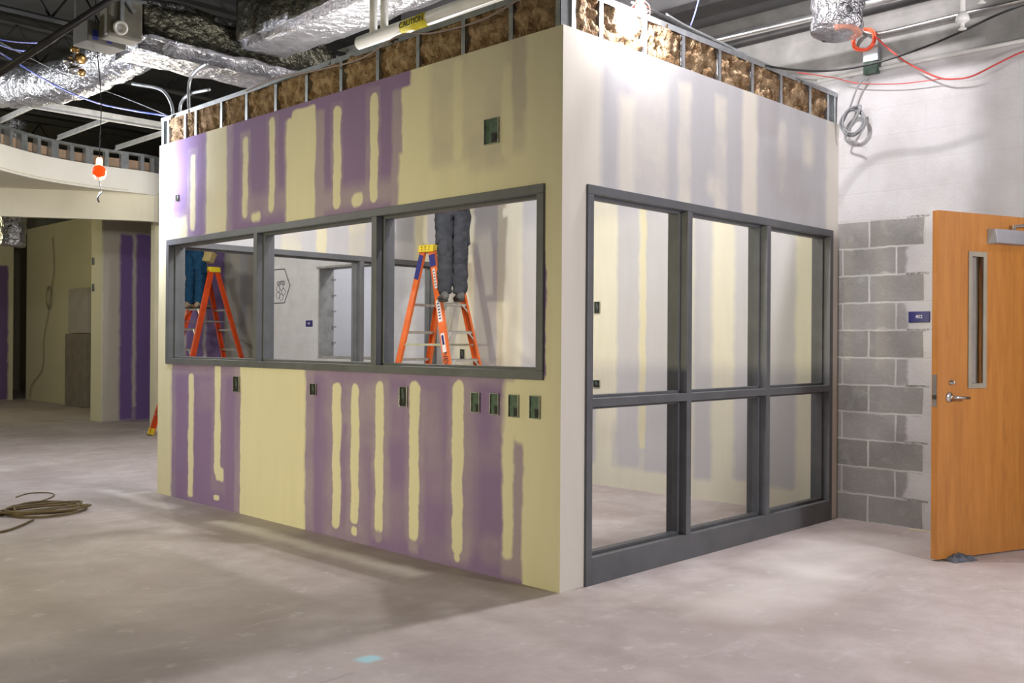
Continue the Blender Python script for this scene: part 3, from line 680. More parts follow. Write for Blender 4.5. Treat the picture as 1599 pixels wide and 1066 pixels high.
for i, (px, py, w_, h_, kn, lb) in enumerate((
    (370, 599.5, .085, .12, False, 'small dark electrical box in the purple panel, leftmost below the window band'),
    (490, 607.5, .075, .08, False, 'squat dark electrical box just right of the plain yellow panel'),
    (631, 619, .075, .125, False, 'upright electrical box with cables between two tall mud stripes'),
    (743.5, 628, .07, .115, True, 'green electrical box, first of the row of four near the corner, set in purple board'),
    (773, 630.5, .07, .12, True, 'green electrical box, second of the row of four near the corner'),
    (803, 633.5, .075, .125, True, 'green electrical box, third of the row of four near the corner, first on yellow mud'),
    (836, 635.5, .075, .125, True, 'green electrical box closest to the near corner, last of the row of four'),
    (768.5, 205, .115, .145, True, 'large square green electrical box high on the wall above the window'),
    (278, 309, .045, .05, False, 'tiny electrical box high at the brightly lit far end of the wall'))):
    ebox(H(px, py, 'x', -.0005), (-1,0,0), w_, h_, lb, knock=kn, green=kn)
ebox(H(933, 480, 'x', 3.1445), (-1,0,0), .07, .11, 'dark outlet box at shoulder height on the room back wall', knock=False, green=False)
ebox(H(932, 599, 'x', 3.1445), (-1,0,0), .08, .07, 'dark outlet box lower on the room back wall', knock=False, green=False)
ebox(H(722.5, 553, 'x', 3.1445), (-1,0,0), .07, .11, 'dark outlet box on the back wall seen behind the ladder steps', knock=False, green=False)
for py, lb in ((408, 'upper small switch box on the cream pillar face'), (449, 'lower small switch box on the cream pillar face')):
    ebox(H(146, py, 'x', 2.6395), (-1,0,0), .09, .12, lb, knock=False, green=False)

# ------------------------------------------------------------------ door and its hardware
hinge = Vector((3.10, -1.4175, 0)); edge = Vector((2.205, -1.085, 0)); dv = (edge-hinge); DW = dv.length; ang = math.atan2(dv.y, dv.x)
door = tag(empty('door_1', hinge, ang), kind='structure')
def wood():
    mt, nt, bs = nmat('oak_veneer'); bs.inputs['Roughness'].default_value = .36
    v = coords(nt); mp = N(nt, 'ShaderNodeMapping'); mp.inputs['Scale'].default_value = (1, 1, .09); nt.links.new(v, mp.inputs[0])
    c = mixc(nt, noisef(nt, mp.outputs[0], 24, 6, .65, .3, .7), (.53,.225,.05), (.40,.155,.032))
    mp2 = N(nt, 'ShaderNodeMapping'); mp2.inputs['Scale'].default_value = (1, 1, .22); nt.links.new(v, mp2.inputs[0])
    c = mixc(nt, noisef(nt, mp2.outputs[0], 13, 3, .55, .60, .74), c, (.38,.15,.034))
    nt.links.new(c, bs.inputs['Base Color']); return mt
M_wood = wood()
# local x: hinge -> latch edge ; local y: thickness.  camera sees the local +y / -y face
# camera side: determine
side = 1 if (Matrix.Rotation(-ang, 3, 'Z') @ (CAM-hinge)).y > 0 else -1
TH = .045; Z0, Z1 = .012, 2.135
def on_door(px, py):   # local coords on the camera-side face
    n = Matrix.Rotation(ang, 3, 'Z') @ Vector((0, side, 0)); p0 = hinge+n*TH/2; d = ray(px, py); t = (p0-CAM).dot(n)/d.dot(n)
    q = Matrix.Rotation(-ang, 3, 'Z') @ (CAM+d*t-hinge); return q.x, q.z
lx1, _ = on_door(1514, 400); lx0, _ = on_door(1538, 400); lx0, lx1 = min(lx0, lx1), max(lx0, lx1)
_, lz1 = on_door(1526, 396); _, lz0 = on_door(1526, 603)
bm = bmesh.new()
for a in ((0, lx0, Z0, Z1), (lx1, DW, Z0, Z1), (lx0, lx1, Z0, lz0), (lx0, lx1, lz1, Z1)): box(bm, a[0], a[1], -TH/2, TH/2, a[2], a[3])
obj('door_leaf', bm, M_wood, door)
M_lite = mat('taupe_lite_frame', (.34,.31,.24), None, 8, .45)
bm = bmesh.new(); f_ = .019
for s_ in (-1, 1):
    y0, y1 = (TH/2, TH/2+.008) if s_ > 0 else (-TH/2-.008, -TH/2)
    box(bm, lx0-.012, lx0+f_, y0, y1, lz0-.012, lz1+.012); box(bm, lx1-f_, lx1+.012, y0, y1, lz0-.012, lz1+.012)
    box(bm, lx0+f_, lx1-f_, y0, y1, lz0-.012, lz0+f_); box(bm, lx0+f_, lx1-f_, y0, y1, lz1-f_, lz1+.012)
vl = obj('vision_light', bm, M_lite, door, bev=.002)
gm, gnt, gbs = nmat('clear_glass'); gbs.inputs['Transmission Weight'].default_value = 1; gbs.inputs['Roughness'].default_value = .02; gbs.inputs['IOR'].default_value = 1.45
obj('glass_pane', bx(lx0, lx1, -.003, .003, lz0, lz1), gm, vl)
M_chrome = mat('satin_chrome', (.68,.67,.66), (.6,.6,.6), 9, .25, 1)
hx, hz = on_door(1482, 620)
Rf = Matrix.Rotation(-side*PI/2, 4, 'X')    # +z -> camera-side y
bm = bmesh.new(); M = Matrix.Translation((hx, side*TH/2, hz)) @ Rf
lathe(bm, [(.031, 0), (.031, .006), (.024, .011), (.011, .013), (.011, .05), (.013, .052)], 24, M)
tx, tz = on_door(1513, 619)
dirx = 1 if tx > hx else -1
pts = [(hx, side*(TH/2+.045), hz), (hx+dirx*.02, side*(TH/2+.055), hz), (hx+dirx*.06, side*(TH/2+.057), hz-.002), (hx+dirx*.115, side*(TH/2+.05), hz-.004)]
tube(bm, spline(pts, 5), .0095, 12)
obj('door_handle', bm, M_chrome, door, smooth=True)
kx, kz = on_door(1484.5, 597); bm = bmesh.new(); lathe(bm, [(.017, 0), (.017, .008), (.012, .012), (.009, .03), (.004, .032)], 20, Matrix.Translation((kx, side*TH/2, kz)) @ Rf)
obj('thumb_turn', bm, M_chrome, door, smooth=True)
_, ez0 = on_door(1464, 635); _, ez1 = on_door(1464, 585)
bm = bmesh.new(); box(bm, DW-.001, DW+.002, -.016, .016, ez0, ez1); lp = obj('latch_plate', bm, M_chrome, door)
box_ = bmesh.new(); box(box_, DW+.001, DW+.012, -.008, .008, hz-.012, hz+.014); obj('latch_bolt', box_, mat('dark_latch', (.1,.1,.1), None, 8, .4, .8), lp)
cx0, cz1 = on_door(1541, 357); _, cz0 = on_door(1545, 381)
bm = bmesh.new(); a0, a1 = cx0-.33, cx0
ys = [side*TH/2, side*(TH/2+.055)]
v = [bm.verts.new(p) for p in ((a0, ys[0], cz0), (a1, ys[0], cz0), (a1, ys[0], cz1), (a0, ys[0], cz1), (a0, ys[1], cz0+.004), (a1-.028, ys[1], cz0+.004), (a1-.010, ys[1], cz1-.004), (a0, ys[1], cz1-.004))]
for f in ((0,1,2,3),(4,5,6,7),(0,1,5,4),(1,2,6,5),(2,3,7,6),(3,0,4,7)): bm.faces.new([v[i] for i in f])
clo = obj('door_closer', bm, mat('silver_paint', (.40,.40,.43), None, 8, .4, .3), door, bev=.004)
bm = bmesh.new(); tube(bm, [(a0+.12, side*(TH/2+.03), cz1), (a0+.12, side*(TH/2+.03), cz1+.03)], .012, 12)
tube(bm, [(a0+.12, side*(TH/2+.03), cz1+.025), (a0+.02, side*(TH/2+.16), cz1+.03)], .008, 8)
tube(bm, [(a0+.02, side*(TH/2+.16), cz1+.03), (-.02, side*(TH/2+.03), cz1+.05)], .008, 8); obj('closer_arm', bm, M_chrome, clo)
for z in (.25, 1.07, 1.9):
    bm = bmesh.new(); tube(bm, [(-.004, -side*TH/2, z-.055), (-.004, -side*TH/2, z+.055)], .008, 10); obj('hinge', bm, M_chrome, door)
fr_ = estruct('trim_3')
bm = bmesh.new()
box(bm, 3.135, 3.38, -1.385, -1.335, 0, 2.15); box(bm, 3.135, 3.38, -2.36, -2.31, 0, 2.15); box(bm, 3.135, 3.38, -2.36, -1.335, 2.15, 2.225)
obj('door_frame', bm, mat('tan_door_frame', (.46,.41,.29), None, 5, .5), fr_, bev=.003)
# door stop: crumpled rag wedge
p = H(1497, 868, 'z', 0); bm = bmesh.new()
bmesh.ops.create_grid(bm, x_segments=22, y_segments=14, size=.5)
for vv in bm.verts:
    x, y = vv.co.x*2, vv.co.y*2; e = max(0, 1-x**4)*max(0, 1-y**4)
    hgt = .045*e*(.75+.6*noise.noise(Vector((x*2.2, y*1.6, 3)))) + .02*e*abs(noise.noise(Vector((x*4, y*4, 8))))
    vv.co = Vector((x*.085*(1+.1*noise.noise(Vector((y*3, x, 1)))), y*.045, .002+hgt))
ex = bmesh.ops.extrude_face_region(bm, geom=bm.faces[:]); 
for vv in [g for g in ex['geom'] if isinstance(g, bmesh.types.BMVert)]: vv.co.z = .0005
o = obj('rag_wedge', bm, mat('dusty_blue_cloth', (.06,.07,.09), (.14,.15,.18), 30, .9, 0, .5, 60), smooth=True)
o.scale = (1.15, 1.3, .85); o.location = H(1497, 874, 'z', 0); o.rotation_euler = (0,0,ang)
tag(o, 'crumpled dark grey rag wedged under the foot of the open oak door', 'rag')

# room signs
def sign(c, w_, h_, body, label, name='room_sign'):
    e = empty(name); M = frameM(c, (0,-1,0), (0,0,1)); e.matrix_world = M
    tag(e, label, 'sign')
    obj('sign_plate', bx(-w_/2, w_/2, -h_/2, h_/2, 0, .006), M_navy, e, bev=.003)
    text_obj('lettering', body, h_*.44, M_whitetext, Matrix.Translation((0, 0, .0065)), e)
    return e
sign(H(1435.5, 494.5, 'x', 3.1595), .152, .078, '402', 'small navy room number sign reading 402 beside the oak door')
sign(H(483, 505, 'x', 3.1595), .15, .080, '401', 'tiny navy room sign on the far block wall left of the unfinished opening')
# hexagon emblem painted on the far block wall
em = empty('wall_emblem'); c0 = H(433, 447, 'x', 3.1585); em.matrix_world = frameM(c0, (0,-1,0), (0,0,1))
tag(em, 'black line hexagon emblem with lettering on the far cream block wall', 'emblem')
hw = abs(H(453, 447, 'x', 3.16).y-c0.y); hh = (H(445, 421, 'x', 3.16).z-H(445, 474, 'x', 3.16).z)/2; ix = abs(H(444.5, 447, 'x', 3.16).y-c0.y)
pts = [(hw, 0), (ix, hh), (-ix, hh), (-hw, 0), (-ix, -hh), (ix, -hh)]
bm = bmesh.new()
for i in range(6):
    a, b = pts[i], pts[(i+1)%6]; bar(bm, (a[0], a[1], .001), (b[0], b[1], .001), .012, .002, (0,0,1) if False else Vector((-(b[1]-a[1]), b[0]-a[0], 0)))
obj('hexagon_outline', bm, M_ink, em)
text_obj('lettering', 'orts', hh*.52, M_ink, Matrix.Translation((ix*.50, hh*.22, .0012)), em)
bm = bmesh.new()
for k in range(5):
    a = k*2*PI/5; cx, cy = ix*.45+.035*math.cos(a)*2, -hh*.35+.035*math.sin(a)*2
    tube(bm, [(cx+.045*math.cos(t*PI/8), cy+.045*math.sin(t*PI/8), .001) for t in range(17)], .0025, 5, False)
obj('flower_drawing', bm, M_ink, em)

# ------------------------------------------------------------------ step ladders
def ladder(loc, th, wt, wb, st, sb, zt, mo, label, steps, texts):
    e = empty('step_ladder', loc, th); tag(e, label, 'ladder')
    def rp(sx, sy, z):
        t = 1-z/zt; return Vector((sx*(wt+(wb-wt)*t)/2, sy*(st+(sb-st)*t)/2, z))
    for sx in (-1, 1):
        for sy in (-1, 1):
            bm = bmesh.new(); a, b = rp(sx, sy, .03), rp(sx, sy, zt-.02)
            wd = .078 if sy < 0 else .062
            bar(bm, a, b, wd, .005, (0, 1, 0))
            ax = (b-a).normalized(); s_ = Vector((0,1,0)); s_ = (s_-ax*s_.dot(ax)).normalized(); inn = Vector((-sx, 0, 0))
            for q in (-1, 1): bar(bm, a+s_*q*(wd/2-.002)+inn*.014, b+s_*q*(wd/2-.002)+inn*.014, .030, .004, (1, 0, 0))
            rl = obj('front_rail' if sy < 0 else 'rear_rail', bm, mo, e)
            bm = bmesh.new(); bar(bm, rp(sx, sy, .002), rp(sx, sy, .10), wd+.012, .034, (0,1,0)); f = obj('foot', bm, M_yellow, rl, bev=.004)
            bm = bmesh.new(); bar(bm, rp(sx, sy, 0), rp(sx, sy, .012), wd+.02, .045, (0,1,0)); obj('foot_pad', bm, M_rubber, f)
            if texts and sx < 0:
                q = rp(sx, sy, zt-.10) ; q2 = rp(sx, sy, zt-.22 if sy < 0 else zt-.34); bm = bmesh.new()
                bar(bm, q+Vector((-.004,0,0)), q2+Vector((-.004,0,0)), wd-.004, .004, (0,1,0)); obj('blue_sleeve', bm, M_blue, rl)
            if texts and sx < 0 and sy < 0:
                ax = (rp(sx,sy,0)-rp(sx,sy,zt)).normalized()
                for (z_, ln, wd2, m_) in ((zt-.34, .20, .03, M_label), (zt-.66, .22, .05, M_label), (zt-.97, .19, .045, M_label)):
                    pc = rp(sx, sy, z_); bm = bmesh.new()
                    bar(bm, pc-ax*ln/2+Vector((-.0045,0,0)), pc+ax*ln/2+Vector((-.0045,0,0)), wd2, .003, (0,1,0)); lb = obj('label_sticker', bm, m_, rl)
                    if ln == .19:
                        bm = bmesh.new(); bar(bm, pc-ax*.075+Vector((-.0065,0,0)), pc+ax*.02+Vector((-.0065,0,0)), .026, .002, (0,1,0)); obj('printed_panel', bm, M_navy, lb)
                    else:
                        bm = bmesh.new()
                        for q in range(6): bar(bm, pc+ax*(-.08+.03*q)+Vector((-.0065,0,0)), pc+ax*(-.08+.03*q+.012)+Vector((-.0065,0,0)), wd2*.5, .002, (0,1,0))
                        obj('printed_lines', bm, M_navy, lb)
                pc = rp(sx, sy, zt-1.30)+Vector((-.0045,0,0)); pc = rp(sx, sy, 1.135)+Vector((-.005,0,0))
                text_obj('lettering', 'NEW', .075, M_ink, frameM(pc, ax, (0,-1,0) if False else ax.cross(Vector((-1,0,0)))*-1), rl)
            if not texts and sx < 0 and sy < 0:
                ax = (rp(sx,sy,0)-rp(sx,sy,zt)).normalized(); bm = bmesh.new()
                pc = rp(sx, sy, zt-.42); bar(bm, pc-ax*.07+Vector((-.0045,0,0)), pc+ax*.07+Vector((-.0045,0,0)), .035, .003, (0,1,0)); obj('label_sticker', bm, M_label, rl)
                bm = bmesh.new(); pc = rp(sx, sy, zt-.86)
                for q in range(12):
                    for r_ in (-1, 1): bar(bm, pc+ax*(-.17+.03*q)+Vector((-.0045, r_*.012, 0)), pc+ax*(-.17+.03*q+.016)+Vector((-.0045, r_*.012, 0)), .012, .003, (0,1,0))
                obj('printed_lines', bm, M_label, rl)
    for z in steps:
        a, b = rp(-1, -1, z), rp(1, -1, z); bm = bmesh.new()
        box(bm, a.x, b.x, a.y-.036, a.y+.036, z-.006, z); box(bm, a.x, b.x, a.y-.036, a.y-.032, z-.028, z); box(bm, a.x, b.x, a.y+.032, a.y+.036, z-.028, z)
        stp = obj('step', bm, M_alu, e)
        bm = bmesh.new()
        for sx in (-1, 1): bar(bm, rp(sx, -1, z)+Vector((-sx*.09, -.035, -.012)), rp(sx, -1, z-.10)+Vector((-sx*.01, -.035, 0)), .018, .003, (1, 0, .5))
        obj('step_brace', bm, M_alu, stp)
        a, b = rp(-1, 1, z), rp(1, 1, z); bm = bmesh.new(); box(bm, a.x, b.x, a.y-.012, a.y+.012, z-.028, z-.002); obj('rear_bar', bm, M_alu, e)
    zs = (steps[2]+steps[1])/2 if texts else steps[1]+.10
    for sx in (-1, 1):
        bm = bmesh.new(); bar(bm, rp(sx, -1, zs)+Vector((-sx*.01,0,0)), rp(sx, 1, zs)+Vector((-sx*.01,0,0)), .020, .005, (0,0,1))
        obj('spreader', bm, mat('yellowed_steel', (.42,.42,.20), (.5,.5,.42), 9, .5, .3) if texts else M_alu, e)
    bm = bmesh.new(); W2, S2 = wt/2+.03, st/2+.055
    v = []
    for z_, k_ in ((zt-.075, 1.0), (zt-.01, .97), (zt, .90)):
        v.append([bm.verts.new((x*W2*k_, y*S2*k_, z_)) for x, y in ((-1,-1),(1,-1),(1,1),(-1,1))])
    for i in range(2):
        for k in range(4): bm.faces.new((v[i][k], v[i][(k+1)%4], v[i+1][(k+1)%4], v[i+1][k]))
    bm.faces.new(v[0][::-1]); bm.faces.new(v[2])
    cp = obj('top_cap', bm, M_yellow, e, bev=.006)
    bm = bmesh.new()
    for i in range(3):
        for j in range(2):
            lathe(bm, [(.006, 0), (.006, .0012)], 10, Matrix.Translation((-W2*.99-.0005, -S2*.5+S2*.5*i, zt-.05+.025*j)) @ Matrix.Rotation(-PI/2, 4, 'Y'))
    obj('tool_holes', bm, M_ink, cp)
    return e
ladder((2.597, 3.95, 0), .129, .338, .616, .088, 1.181, 2.277, M_orange,
       'orange step ladder with yellow cap and blue sleeves inside the small room', [1.70, 1.425, 1.15, .875, .60, .325], True)
ladder((2.931, 9.24, 0), 1.653-PI, .229, .635, .053, 1.446, 2.348, M_redor,
       'red-orange step ladder with yellow cap in the far alcove by purple board', [1.76, 1.48, 1.20, .92, .64, .36], False) if False else None
l2 = ladder((2.931, 9.24, 0), 1.653+PI, .26, .635, .06, 1.40, 2.348, M_redor,
       'red-orange step ladder with yellow cap in the far alcove by purple board', [1.76, 1.48, 1.20, .92, .64, .36], False)

# ------------------------------------------------------------------ people
def skinned(name, verts, edges, radii, mt, parent=None, lv=2, root=0, fold=0, fscale=.12):
    me = bpy.data.meshes.new(name); me.from_pydata(verts, edges, []); me.materials.append(mt)
    bm = bmesh.new(); bm.from_mesh(me); lay_ = bm.verts.layers.skin.verify(); bm.verts.ensure_lookup_table()
    for i, v in enumerate(bm.verts):
        r = radii[i]; v[lay_].radius = r if isinstance(r, tuple) else (r, r); v[lay_].use_root = (i == root)
    bm.to_mesh(me); bm.free()
    o = bpy.data.objects.new(name, me); C.objects.link(o)
    if parent: o.parent = parent
    s = o.modifiers.new('skin', 'SKIN'); s.use_smooth_shade = True; s.branch_smoothing = .3
    o.modifiers.new('sub', 'SUBSURF').levels = lv; o.modifiers['sub'].render_levels = lv
    if fold:
        tx = bpy.data.textures.new(name+'_folds', 'CLOUDS'); tx.noise_scale = fscale; tx.noise_depth = 2
        d = o.modifiers.new('folds', 'DISPLACE'); d.texture = tx; d.strength = fold; d.texture_coords = 'LOCAL'; d.mid_level = .5
    return o
M_skin = mat('skin', (.52,.32,.23), (.46,.27,.19), 8, .5)
def person(loc, rz, label, trouser, shirt, shoe, hairc, arms_up, stance=.10, knee=.02, lean=0, hip=.86):
    """local: +y is where the person faces, z=0 under the soles"""
    e = empty('person', loc, rz); tag(e, label, 'person')
    y = lean
    V, E, Rr = [], [], []
    def add(p, r, par=None):
        V.append(p); Rr.append(r); i = len(V)-1
        if par is not None: E.append((par, i))
        return i
    pel = add((0, 0, hip+.06), (.115, .095)); wa = add((0, y*.3, hip+.22), (.11, .09), pel); ch = add((0, y*.7, hip+.42), (.135, .10), wa)
    up = add((0, y, hip+.56), (.10, .075), ch); nk = add((0, y+.01, hip+.64), .05, up); hd = add((0, y+.02, hip+.73), (.072, .085), nk); tp = add((0, y+.01, hip+.83), (.062, .075), hd)
    hands = []
    for s in (-1, 1):
        sh = add((s*.16, y, hip+.53), .058, up)
        if arms_up: pts = ((s*.24, y+.16, hip+.56), (s*.17, y+.30, hip+.74))
        else: pts = ((s*.23, y+.06, hip+.32), (s*.16, y+.27, hip+.36))
        el = add(pts[0], .040, sh); wr = add(pts[1], .026, el)
        d = (Vector(pts[1])-Vector(pts[0])).normalized(); pm = add(tuple(Vector(pts[1])+d*.05), (.036, .02), wr)
        hands.append((Vector(pts[1])+d*.07, d, s, pm))
        hp = add((s*.09, 0, hip-.03), .085, pel); kn = add((s*stance, knee, hip*.52), .052, hp); an = add((s*stance, -.005, .10), .036, kn)
        ft = add((s*stance, .06, .045), .034, an); add((s*(stance+.01), .15, .035), .028, ft)
    body = skinned('body', V, E, Rr, M_skin, e, 2)
    for c_, d, s, pm in hands:
        sd = d.cross(Vector((0,0,1))).normalized(); dn = sd.cross(d).normalized()
        hv, he, hr = [], [], []
        base = c_-d*.03; hv.append(tuple(base)); hr.append((.030, .016)); hv.append(tuple(c_)); hr.append((.034, .015)); he.append((0, 1))
        for k, ln in enumerate((.065, .075, .070, .055)):
            o0 = c_+sd*(-.027+.018*k)+d*.012; i0 = len(hv); hv.append(tuple(o0)); hr.append(.0095); he.append((1, i0))
            p1 = o0+d*ln*.5+dn*.004; p2 = p1+d*ln*.38+dn*.018*(-1); hv.append(tuple(p1)); hr.append(.0085); he.append((i0, i0+1)); hv.append(tuple(p2)); hr.append(.0075); he.append((i0+1, i0+2))
        i0 = len(hv); hv += [tuple(base+sd*s*-.032+d*.015), tuple(base+sd*s*-.050+d*.045)]; hr += [.011, .009]; he += [(0, i0), (i0, i0+1)]
        skinned('hand', hv, he, hr, M_skin, e, 1)
    bm = bmesh.new(); hz_ = hip+.76
    ico(bm, (0, y+.115, hz_-.015), .014, 2, (1, 1.3, 1.6))
    for s in (-1, 1): ico(bm, (s*.078, y+.01, hz_-.01), .02, 1, (.4, 1, 1.5))
    obj('nose_and_ears', bm, M_skin, e, smooth=True)
    bm = bmesh.new()
    for s in (-1, 1): ico(bm, (s*.032, y+.098, hz_+.015), .011, 2)
    obj('eyes', bm, M_ink, e, smooth=True)
    bm = bmesh.new(); ico(bm, (0, y+.102, hz_-.06), .02, 2, (1.2, .4, .35)); obj('mouth', bm, mat('lips', (.45,.2,.17)), e, smooth=True)
    bm = bmesh.new(); ico(bm, (0, y-.012, hz_+.035), .098, 3, (.92, 1.06, .95))
    for v in bm.verts:
        if v.co.y > y+.05 and v.co.z < hz_+.06: v.co.y = y+.05
        v.co += v.co.normalized()*.004*noise.noise(v.co*60)
    obj('hair', bm, hairc, e, smooth=True)
    # trousers
    tv = [(0, 0, hip+.10), (0, -.005, hip+.0)]; te = [(0, 1)]; tr = [(.155, .115), (.16, .13)]
    for s in (-1, 1):
        i0 = len(tv)
        tv += [(s*.088, -.004, hip-.10), (s*(.5*stance+.045), knee*.6, hip*.72), (s*stance, knee, hip*.50), (s*stance, knee*.3-.01, hip*.28), (s*stance, -.005, .12), (s*stance, 0, .055)]
        tr += [(.100, .105), (.088, .095), (.074, .08), (.070, .078), (.068, .075), (.066, .078)]
        te += [(1, i0)]+[(i0+k, i0+k+1) for k in range(5)]
    tro = skinned('trousers', tv, te, tr, trouser, e, 3, 0, .034, .055)
    # pockets and belt
    bm = bmesh.new(); tube(bm, [(.158*math.cos(t*PI/12), .118*math.sin(t*PI/12), hip+.14) for t in range(25)], .016, 8, False); obj('belt', bm, M_rubber, tro)
    for s in (-1, 1):
        bm = bmesh.new(); box(bm, -.055, .055, -.008, .008, -.07, .07)
        bmesh.ops.rotate(bm, verts=bm.verts, cent=(0,0,0), matrix=Matrix.Rotation(s*.25, 3, 'Z')); bmesh.ops.translate(bm, verts=bm.verts, vec=(s*.075, -.118, hip+.0)); obj('back_pocket', bm, trouser, tro, bev=.006)
        bm = bmesh.new(); box(bm, -.010, .010, -.055, .055, -.08, .08); bmesh.ops.rotate(bm, verts=bm.verts, cent=(0,0,0), matrix=Matrix.Rotation(-s*.09, 3, 'Y')); bmesh.ops.translate(bm, verts=bm.verts, vec=(s*(stance+.075), -.01, hip*.66)); obj('cargo_pocket', bm, trouser, tro, bev=.008)
    sv = [(0, 0, hip+.10), (0, y*.4, hip+.24), (0, y*.75, hip+.42), (0, y, hip+.55), (0, y+.005, hip+.60)]; se = [(0,1),(1,2),(2,3),(3,4)]; sr = [(.155,.122), (.145,.118), (.162,.125), (.125,.095), (.07,.07)]
    for s, (c_, d, _, _) in zip((-1, 1), hands):
        i0 = len(sv); sv += [(s*.165, y, hip+.535)]; sr += [.076]; se += [(3, i0)]
        ep = (s*.24, y+.16, hip+.56) if arms_up else (s*.23, y+.06, hip+.32); sv.append(ep); sr.append(.056); se.append((i0, i0+1))
        sv.append(tuple(Vector(ep).lerp(c_-d*.07, .75))); sr.append(.042); se.append((i0+1, i0+2))
    skinned('shirt', sv, se, sr, shirt, e, 2, 0, .012, .1)
    for s in (-1, 1):
        bm = bmesh.new(); n_ = 14; rings = []
        prof = [(-.085, .030, .050), (-.06, .037, .085), (-.02, .040, .10), (.02, .040, .085), (.06, .043, .062), (.11, .048, .052), (.155, .042, .045), (.185, .022, .032)]
        for (yy, hw_, hh_) in prof:
            rings.append([bm.verts.new((s*(stance+.004)+hw_*math.cos(2*PI*k/n_), yy, max(.012, hh_/2+.012+(hh_/2)*math.sin(2*PI*k/n_)))) for k in range(n_)])
        for i in range(len(rings)-1):
            for k in range(n_): bm.faces.new((rings[i][k], rings[i][(k+1)%n_], rings[i+1][(k+1)%n_], rings[i+1][k]))
        bm.faces.new(rings[0][::-1]); bm.faces.new(rings[-1])
        sh_ = obj('shoe', bm, shoe, e, smooth=True)
        bm = bmesh.new(); rings = []
        for z_ in (.0005, .016):
            rings.append([bm.verts.new((s*(stance+.004)+.046*math.cos(2*PI*k/20)*(1-.25*max(0, -math.sin(2*PI*k/20))), .05+.138*math.sin(2*PI*k/20), z_)) for k in range(20)])
        for k in range(20): bm.faces.new((rings[0][k], rings[0][(k+1)%20], rings[1][(k+1)%20], rings[1][k]))
        bm.faces.new(rings[0][::-1]); bm.faces.new(rings[1]); obj('sole', bm, M_rubber, sh_)
    return e
M_work = mat('grey_work_cloth', (.055,.059,.070), (.038,.042,.050), 14, .85, 0, .5, 30, bdist=.01, spec=.15)
M_denim = mat('blue_denim', (.012,.055,.115), (.008,.038,.085), 18, .9, 0, .4, 40, spec=.15)
M_shirt1 = mat('grey_shirt', (.2,.2,.21), None, 8, .9); M_shirt2 = mat('brown_shirt', (.18,.12,.07), None, 8, .9)
M_boot1 = mat('dark_work_shoe', (.05,.05,.052), (.1,.1,.1), 20, .7); M_boot2 = mat('tan_boot', (.32,.24,.16), (.24,.18,.12), 20, .7)
M_hair = mat('dark_hair', (.03,.02,.015), (.06,.04,.03), 40, .6)
P1 = D(706, 469, 9.20); P1.z = 1.701
person((P1.x, P1.y, 1.701), -.55, 'person in grey work trousers standing on the orange ladder inside the small room', M_work, M_shirt1, M_boot1, M_hair, True, .072, -.01, hip=.94)
person((2.75, 9.30, 1.761), -PI/2+.25, 'person in blue jeans and tan boots standing on the ladder in the far alcove', M_denim, M_shirt2, M_boot2, M_hair, True, .10, .015)
bm = bmesh.new(); box(bm, -.05, .05, -.09, .09, -.12, .0); box(bm, -.055, .055, -.095, .095, -.02, .03)
o = obj('tool_pouch', bm, mat('tan_leather', (.42,.33,.14), (.34,.26,.1), 12, .7), bev=.01); o.location = (2.86, 9.10, 2.52); o.rotation_euler = (.1, .35, .3)
tag(o, 'tan tool pouch at the waist of the person in blue jeans', 'pouch')

# ------------------------------------------------------------------ string lamps
M_bulb = emis('lit_bulb', (1, .96, 1), 1500)
M_bulb2 = emis('lit_bulb_left', (.84, .86, 1), 3200)
om, ont, obs_ = nmat('orange_translucent_guard'); obs_.inputs['Base Color'].default_value = (1, .13, .02, 1); obs_.inputs['Roughness'].default_value = .4
tr_ = N(ont, 'ShaderNodeBsdfTranslucent'); tr_.inputs[0].default_value = (1, .16, .04, 1); mxs = N(ont, 'ShaderNodeMixShader'); mxs.inputs[0].default_value = .5
ont.links.new(obs_.outputs[0], mxs.inputs[1]); ont.links.new(tr_.outputs[0], mxs.inputs[2]); ont.links.new(mxs.outputs[0], ont.nodes['Material Output'].inputs[0])
def work_lamp(c, label, bulbm, shield=None):
    e = empty('work_lamp', c); tag(e, label, 'lamp')
    bm = bmesh.new(); lathe(bm, [(.012, .11), (.022, .10), (.024, .05), (.018, .045)], 16); obj('socket', bm, om, e, smooth=True)
    bm = bmesh.new(); ico(bm, (0,0,0), .034, 2, (1,1,1.1)); lathe(bm, [(.014, .03), (.014, .05)], 12); obj('bulb', bm, bulbm, e, smooth=True)
    bm = bmesh.new()
    for k in range(6):
        a = k*PI/3; tube(bm, [(r*math.cos(a), r*math.sin(a), z) for r, z in ((.024, .05), (.05, .02), (.056, -.02), (.04, -.06), (.0, -.075))], .0016, 5)
    for z, r in ((0, .055), (-.04, .05)): tube(bm, [(r*math.cos(t*PI/10), r*math.sin(t*PI/10), z) for t in range(21)], .0016, 5, False)
    obj('wire_guard', bm, om, e)
    if shield:
        d = Vector(shield).normalized(); bm = bmesh.new()
        lathe(bm, [(.004, .060), (.03, .054), (.046, .038), (.052, .012), (.050, .012), (.044, .036), (.028, .051), (.003, .057)], 24, d.to_track_quat('Z', 'Y').to_matrix().to_4x4())
        obj('reflector', bm, om, e, smooth=True)
    return e
LR = Vector((.60, -.05, 3.20)); work_lamp(LR, 'glaring white work lamp hung at the top edge of the storefront wall', M_bulb)
LL = D(155, 267, 8.0); work_lamp(LL, 'orange guarded work lamp hanging in front of the curved bulkhead', M_bulb2, (CAM-LL)+Vector((-.6,.9,0)))
def cable(name, pts, r, m_, label, cat='cable', n=8, group=None):
    bm = bmesh.new(); tube(bm, spline(pts, n), r, 8); return tag(obj(name, bm, m_, smooth=True), label, cat, group)
